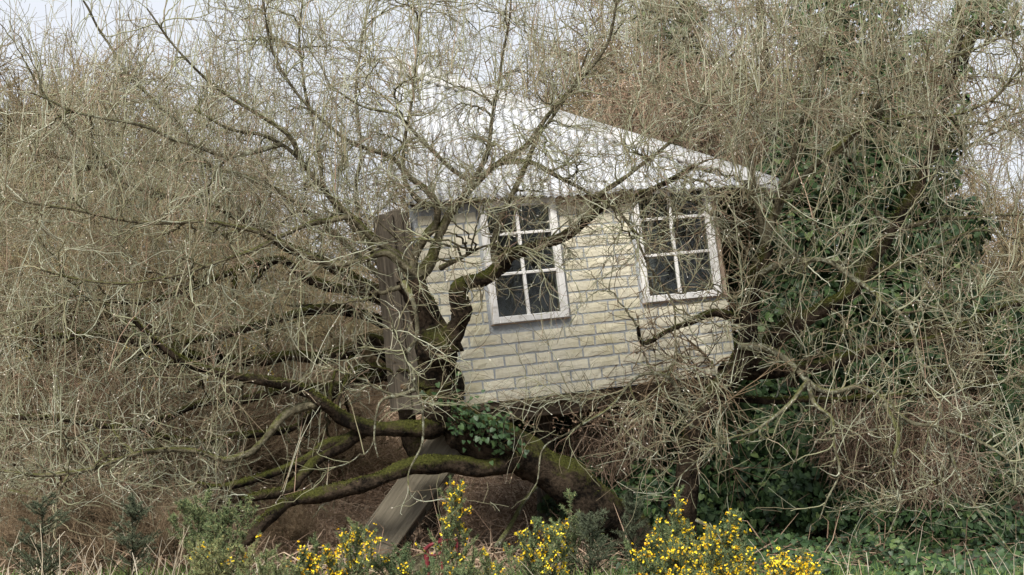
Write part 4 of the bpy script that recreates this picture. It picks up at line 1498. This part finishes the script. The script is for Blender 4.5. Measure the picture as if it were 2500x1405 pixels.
# upright dead fronds and hanging heaps
for (px_, py_, rx_, ry_, d_, n_, nm, lab) in ((2280, 1120, 80, 170, 15.2, 3200, 'dead_bracken', 'tall heap of hanging pinkish dead bracken at the lower right'),
                                              (2080, 1060, 90, 130, 15.3, 1100, 'dead_bracken', 'small heap of dead bracken among the ivy'),
                                              (1490, 1080, 130, 100, 14.9, 900, 'dead_bracken', 'dead fronds hanging in the shade under the house'),
                                              (1640, 260, 170, 110, 17.3, 5200, 'dead_foliage', 'mass of brown dead foliage hanging above the white roof edge')):
    c = P(px_, py_, d_)
    dirs = norm(rng.normal(size=(n_, 3))) * (rng.uniform(size=(n_, 1)) ** 0.4)
    p = c + dirs * np.array([rx_, 0.8 * rx_, ry_]) * 0.003 * d_ / 14
    p = p + np.array([0.12, 0.1, 0.12]) * np.sin(p[:, [2, 0, 1]] * 13) + rng.normal(size=p.shape) * 0.05
    d = norm(rng.normal(size=(n_, 3)) * 0.75 + np.array([0, 0, -0.7]))
    V, q, bi = blades(p, d, rng.uniform(0.1, 0.42, n_), rng.uniform(0.0018, 0.004, n_), 0.2)
    tag(link(nm, np_mesh(nm, V, q, np.clip(rng.normal(0.45, 0.25, n_), 0, 1)[bi]), M['bracken']), lab, 'bracken', kind='stuff')
n = 16000
bx = rng.uniform(-3.6, 3.6, n)
by = rng.uniform(11.6, 13.0, n)
k = rng.uniform(size=n) < np.where((bx > 0.3) & (bx < 2.2), 1.0, 0.6)
bx, by = bx[k], by[k]
n = len(bx)
p = np.c_[bx, by, hgt(bx, by)]
d = norm(rng.normal(size=(n, 3)) * 0.4 + np.array([0, 0, 1.0]))
V, q, bi = blades(p, d, rng.uniform(0.06, 0.2, n), rng.uniform(0.002, 0.004, n), 0.2)
tag(link('grass', np_mesh('grass', V, q, rng.uniform(size=n)[bi]), M['grass']), 'short green grass along the near edge', 'grass', kind='stuff')
n = 170
px_ = np.where(rng.uniform(size=n) < 0.75, rng.uniform(0, 720, n), rng.uniform(1300, 2500, n))
d_ = rng.uniform(11.6, 12.8, n)
p = P(px_, 1400, d_)
p[:, 2] = hgt(p[:, 0], p[:, 1])
Pn, R = walk(p, norm(rng.normal(size=(n, 3)) * 0.25 + np.array([0, 0, 1.0])), n, rng.uniform(0.12, 0.5, n), 5, 0.05, 0.1, 0.0036, 0.0018)
V, q, bi = tubes(Pn, R, 3)
tag(link('dry_stalks', np_mesh('dry_stalks', V, q, rng.uniform(size=n)[bi]), M['stalk']), 'pale dry grass stalks standing along the near edge', 'grass', kind='stuff')


# ------------------------------------------------------------------ gorse and small spruces
def needles_on(path, n, ln, w, tmin=0.1):
    K = len(path)
    t = rng.uniform(tmin, 1.0, n) * (K - 1) * 0.999
    i = t.astype(int)
    f = (t - i)[:, None]
    p = path[i] * (1 - f) + path[i + 1] * f
    d = norm(norm(path[i + 1] - path[i]) * 0.55 + rng.normal(size=(n, 3)) * 0.75)
    L = rng.uniform(ln[0], ln[1], n)
    side = norm(np.cross(d, rng.normal(size=(n, 3))))
    V = np.stack([p - side * w, p + side * w, p + d * L[:, None]], 1)
    return V.reshape(-1, 3)


def gorse(px, tip, d, wpx, nsp, flowers, label, green=0.55, name='gorse_bush', seed_h=None):
    """gorse bush: spires from the ground to about the photograph row 'tip'"""
    top = P(px, tip, d)
    base = np.array([top[0], d, float(hgt(top[0], d))])
    h = top[2] - base[2]
    root = empty(name, base, label, 'gorse')
    w = wpx * 0.003 * d / 14
    sp_, nv, fl_p, fl_d = [], [], [], []
    for k in range(nsp):
        a = rng.normal() * 0.45
        hh = h * (1.0 if k == 0 else rng.uniform(0.55, 0.96))
        b = np.array([rng.normal() * w * 0.22, rng.normal() * w * 0.22, 0.0])
        e = np.array([np.clip(rng.normal(), -1.6, 1.6) * w * 0.42 if k else 0.0, rng.normal() * w * 0.3, hh])
        path = catmull(np.array([b, b * 0.6 + e * 0.35 + rng.normal(size=3) * 0.02, b * 0.2 + e * 0.75 + rng.normal(size=3) * 0.02, e]), 12)
        sp_.append(path)
        nv.append(needles_on(path, 420, (0.014, 0.032), 0.0024))
        ns = rng.integers(7, 13)
        for j in range(ns):
            i = rng.integers(3, 11)
            dd = norm(np.array([rng.normal(), rng.normal(), 0.75]))
            Ls = rng.uniform(0.06, 0.2) * (1.15 - i / 13)
            sub = path[i] + dd * np.linspace(0, Ls, 5)[:, None] + np.array([0, 0, 0.3]) * (np.linspace(0, 1, 5)[:, None] ** 2) * Ls
            sp_.append(np.vstack([catmull(sub, 12)]))
            nv.append(needles_on(sub, 130, (0.012, 0.028), 0.0022))
            if flowers and rng.uniform() < flowers * 0.62:
                m = rng.integers(4, 11)
                t = rng.uniform(0.45, 1.0, m)
                q0 = sub[0] + (sub[-1] - sub[0]) * t[:, None] + rng.normal(size=(m, 3)) * 0.014
                fl_p.append(q0)
        if flowers and rng.uniform() < flowers:
            m = rng.integers(4, 13)
            i = rng.uniform(6, 11, m).astype(int)
            fl_p.append(path[i] + rng.normal(size=(m, 3)) * 0.016)
    sp_ = np.stack(sp_)
    V, q, _ = tubes(sp_, np.linspace(0.0055, 0.0018, 12)[None].repeat(len(sp_), 0), 4)
    link('stems', np_mesh('stems', V, q), M['bark_limb'], root)
    V = np.vstack(nv)
    m = len(V) // 3
    rn_ = np.clip(rng.normal(green, 0.22, m), 0, 1)
    tag(link('spines', np_mesh('spines', V, np.arange(m * 3).reshape(-1, 3), np.repeat(rn_, 3)), M['needle'], root), kind='stuff')
    if fl_p:
        fp = np.vstack(fl_p)
        fd = norm(rng.normal(size=fp.shape) + np.array([0, -0.5, 0.2]))
        m = len(fp) * 4                                   # standard, keel and two wings of each pea flower
        base_ = np.repeat(fp, 4, 0) + rng.normal(size=(m, 3)) * 0.0025
        pd_ = norm(np.repeat(fd, 4, 0) + rng.normal(size=(m, 3)) * 0.75)
        ps_ = norm(np.cross(pd_, rng.normal(size=(m, 3))))
        pl_, pw_ = rng.uniform(0.009, 0.018, m)[:, None], rng.uniform(0.0035, 0.0075, m)[:, None]
        V = np.stack([base_, base_ + pd_ * pl_ * 0.55 + ps_ * pw_, base_ + pd_ * pl_, base_ + pd_ * pl_ * 0.55 - ps_ * pw_], 1).reshape(-1, 3)
        q = np.arange(m * 4).reshape(-1, 4)
        bi = np.repeat(np.arange(len(fp)), 16)
        tag(link('flowers', np_mesh('flowers', V, q, rng.uniform(size=len(fp))[bi]), M['flower'], root), kind='stuff')
    return root


gorse(1655, 1195, 11.75, 130, 16, 0.7, 'tall gorse full of yellow flowers, its tip leaning right below the house corner', 0.5)
gorse(1800, 1245, 11.6, 110, 13, 0.7, 'flowering gorse with a narrow yellow spire right of the tallest gorse', 0.5)
gorse(1740, 1310, 11.4, 170, 15, 0.75, 'low spreading yellow gorse between the two tall right-hand spires', 0.55)
gorse(1945, 1340, 11.5, 130, 12, 0.9, 'low yellow gorse at the right end of the flowering row', 0.6)
gorse(1590, 1310, 11.5, 90, 7, 0.5, 'sparse flowering gorse at the left end of the right-hand row', 0.45)
gorse(1310, 1265, 12.0, 120, 11, 0.6, 'bushy gorse with scattered yellow flowers below the leaning trunk', 0.5)
gorse(1098, 1160, 12.2, 60, 6, 0.5, 'single tall gorse spire with yellow flowers in front of the stair', 0.6)
gorse(1390, 1195, 12.6, 70, 5, 0.0, 'thin green gorse sprig without flowers under the leaning trunk', 0.6)
gorse(870, 1275, 11.8, 100, 8, 0.65, 'gorse with yellow flower clusters in front of the foot of the stair', 0.6)
gorse(765, 1320, 11.7, 70, 6, 0.7, 'small gorse with yellow flowers left of the foot of the stair', 0.55)
gorse(520, 1190, 12.2, 150, 22, 0.0, 'rounded green gorse bush without flowers at the lower left', 0.6)
gorse(520, 1320, 11.6, 150, 9, 0.07, 'low yellowish green gorse with very few flowers in front of the green bush', 0.85)
gorse(985, 1345, 11.9, 100, 7, 0.05, 'low blue-green gorse beside the foot of the stair', 0.35)
gorse(1165, 1345, 11.8, 110, 8, 0.12, 'low green gorse under the single tall spire', 0.55)
gorse(650, 1345, 11.5, 120, 7, 0.08, 'low gorse with a few yellow flowers between bracken and bush', 0.7)
for (px_, tip_, d_, w_) in ((60, 720, 17.0, 170), (230, 690, 17.4, 200), (420, 740, 17.0, 200), (560, 770, 17.6, 150)):
    gorse(px_, tip_, d_, w_, 12, 0.35, 'gorse flecked with yellow flowers deep behind the left willow branches', 0.5)['group'] = 'background gorse at the left'
gorse(2080, 770, 16.6, 90, 6, 0.6, 'yellow gorse glimpsed through the boughs of the right willow', 0.6)


def spruce(px, tip, d, wpx, label):
    top = P(px, tip, d)
    base = np.array([top[0], d, float(hgt(top[0], d))])
    h = top[2] - base[2]
    root = empty('young_spruce', base, label, 'spruce')
    w = wpx * 0.003 * d / 14
    br, nv = [], []
    stem = np.c_[np.zeros(12), np.zeros(12), np.linspace(0, h, 12)] + rng.normal(size=(12, 3)) * 0.004
    nv.append(needles_on(stem, 500, (0.012, 0.024), 0.0022))
    for k in range(34):
        t = rng.uniform(0.12, 0.95)
        a = rng.uniform(0, 6.28)
        L = w * 0.62 * (1.05 - t) ** 0.6 * rng.uniform(0.45, 1.15)
        s = np.linspace(0, 1, 6)[:, None]
        pth = np.array([0, 0, t * h]) + s * L * np.array([math.cos(a), math.sin(a), 0.45]) + s ** 2 * L * np.array([0, 0, 0.25])
        br.append(catmull(pth, 8))
        nv.append(needles_on(pth, 110, (0.012, 0.030), 0.0017, 0.0))
        for j in range(4):
            i = rng.integers(1, 5)
            sub = pth[i] + np.linspace(0, L * 0.4, 4)[:, None] * norm(np.array([math.cos(a + rng.choice((-0.8, 0.8))), math.sin(a + rng.choice((-0.8, 0.8))), 0.4]))
            nv.append(needles_on(sub, 45, (0.012, 0.028), 0.0017, 0.0))
    br = np.stack(br)
    V, q, _ = tubes(br, np.linspace(0.004, 0.0015, 8)[None].repeat(len(br), 0), 4)
    V2, q2, _ = tubes(stem[None], np.linspace(0.009, 0.002, 12)[None], 5)
    link('trunk', np_mesh('trunk', V2, q2), M['bark_old'], root)
    tag(link('branches', np_mesh('branches', V, q), M['bark_old'], root), kind='stuff')
    V = np.vstack(nv)
    m = len(V) // 3
    tag(link('needles', np_mesh('needles', V, np.arange(m * 3).reshape(-1, 3), np.repeat(rng.uniform(size=m), 3)), M['spruce'], root), kind='stuff')


spruce(105, 1215, 12.0, 190, 'dark young spruce at the far left of the near edge')
spruce(325, 1205, 12.1, 150, 'grey-green young spruce between the dark one and the green gorse')
spruce(1440, 1255, 12.4, 200, 'dark spreading young spruce in the shade below the leaning trunk')
spruce(1545, 1190, 12.9, 120, 'thin dark young spruce between the trunk and the tall yellow gorse')

# ------------------------------------------------------------------ loose things on the ground
STK = [(1205, 1345, 1318, 1180, 13.6, 14.6, 7, 'pale grey pole leaning in the bracken under the house'),
       (600, 1190, 720, 1300, 14.8, 14.6, 5, 'pale fallen stick slanting across the bracken left of the stair'),
       (690, 1180, 800, 1250, 14.9, 14.7, 4, 'thin fallen stick close to the lower mossy limb'),
       (470, 1380, 500, 1270, 11.9, 12.3, 4, 'bleached forked stick standing beside the green gorse'),
       (1700, 1270, 1790, 1310, 12.6, 12.4, 5, 'broken brown stick lying behind the yellow gorse'),
       (20, 1200, 290, 1270, 13.6, 13.2, 6, 'long fallen branch lying at the far left')]
for (xa, ya, xb, yb, da, db, r_, lab) in STK:
    a, b = P(xa, ya, da), P(xb, yb, db)
    pth = catmull(np.stack([a, a * 0.66 + b * 0.34 + rng.normal(size=3) * 0.02, a * 0.3 + b * 0.7 + rng.normal(size=3) * 0.02, b]), 16)
    V, q, _ = tubes(pth[None], (r_ * 0.003 * np.linspace(1, 0.7, 16))[None], 7, rough=0.05, origin=a)
    o = link('fallen_branch', np_mesh('fallen_branch', V, q, smooth=True), M['bark_pale'])
    o.location = a
    tag(o, lab, 'branch')

# red tubular frame half hidden by the stair foot
rf0 = P(1060, 1440, 12.45)
rf = empty('red_metal_frame', rf0, 'small red painted tubular frame half hidden behind the gorse at the stair foot', 'metal frame')


def tube_part(name, pts, r_px, d, mat, parent, origin):
    pts = np.array(pts, float)
    dd = pts[:, 2] if pts.shape[1] > 2 else np.full(len(pts), d)
    pth = catmull(P(pts[:, 0], pts[:, 1], dd), 14)
    V, q, _ = tubes(pth[None], np.full((1, 14), r_px * 0.0027), 8, origin=origin)
    link(name, np_mesh(name, V, q, smooth=True), mat, parent)


tube_part('post', [(1038, 1336), (1042, 1362), (1044, 1445)], 6.5, 12.45, M['red'], rf, rf0)
tube_part('post', [(1075, 1314), (1080, 1340), (1084, 1445)], 5.5, 12.5, M['red'], rf, rf0)
tube_part('post', [(1114, 1320), (1118, 1350), (1120, 1440)], 5, 12.65, M['red'], rf, rf0)
tube_part('top_rail', [(1034, 1346, 12.42), (1050, 1332, 12.47), (1078, 1323, 12.5), (1114, 1320, 12.65)], 4.5, 12.5, M['red'], rf, rf0)
tube_part('lower_rail', [(1044, 1357, 12.45), (1062, 1357, 12.48), (1080, 1351, 12.5), (1116, 1349, 12.65)], 3.6, 12.5, M['red'], rf, rf0)
b0 = P(1030, 1372, 12.9)
bm = bmesh.new()
bmesh.ops.create_cone(bm, cap_ends=True, segments=12, radius1=0.07, radius2=0.055, depth=0.22)
for v in bm.verts:
    v.co += Vector(rng.normal(size=3)) * 0.008
me = bpy.data.meshes.new('log_stump')
bm.to_mesh(me)
bm.free()
o = link('log_stump', me, M['bark_limb'])
o.location = (b0[0], 12.9, 0.1)
o.rotation_euler = (0, -0.25, 0)
tag(o, 'short mossy log stump beside the red metal frame', 'stump')
b1 = P(1065, 1398, 12.7)
o = link('wooden_plank', box_mesh('wooden_plank', (0.24, 0.1, 0.04), 0.004), M['timber_x'])
o.location = (b1[0], 12.7, float(hgt(b1[0], 12.7)) + 0.055)
tag(o, 'short plank lying on the ground in front of the red metal frame', 'plank')
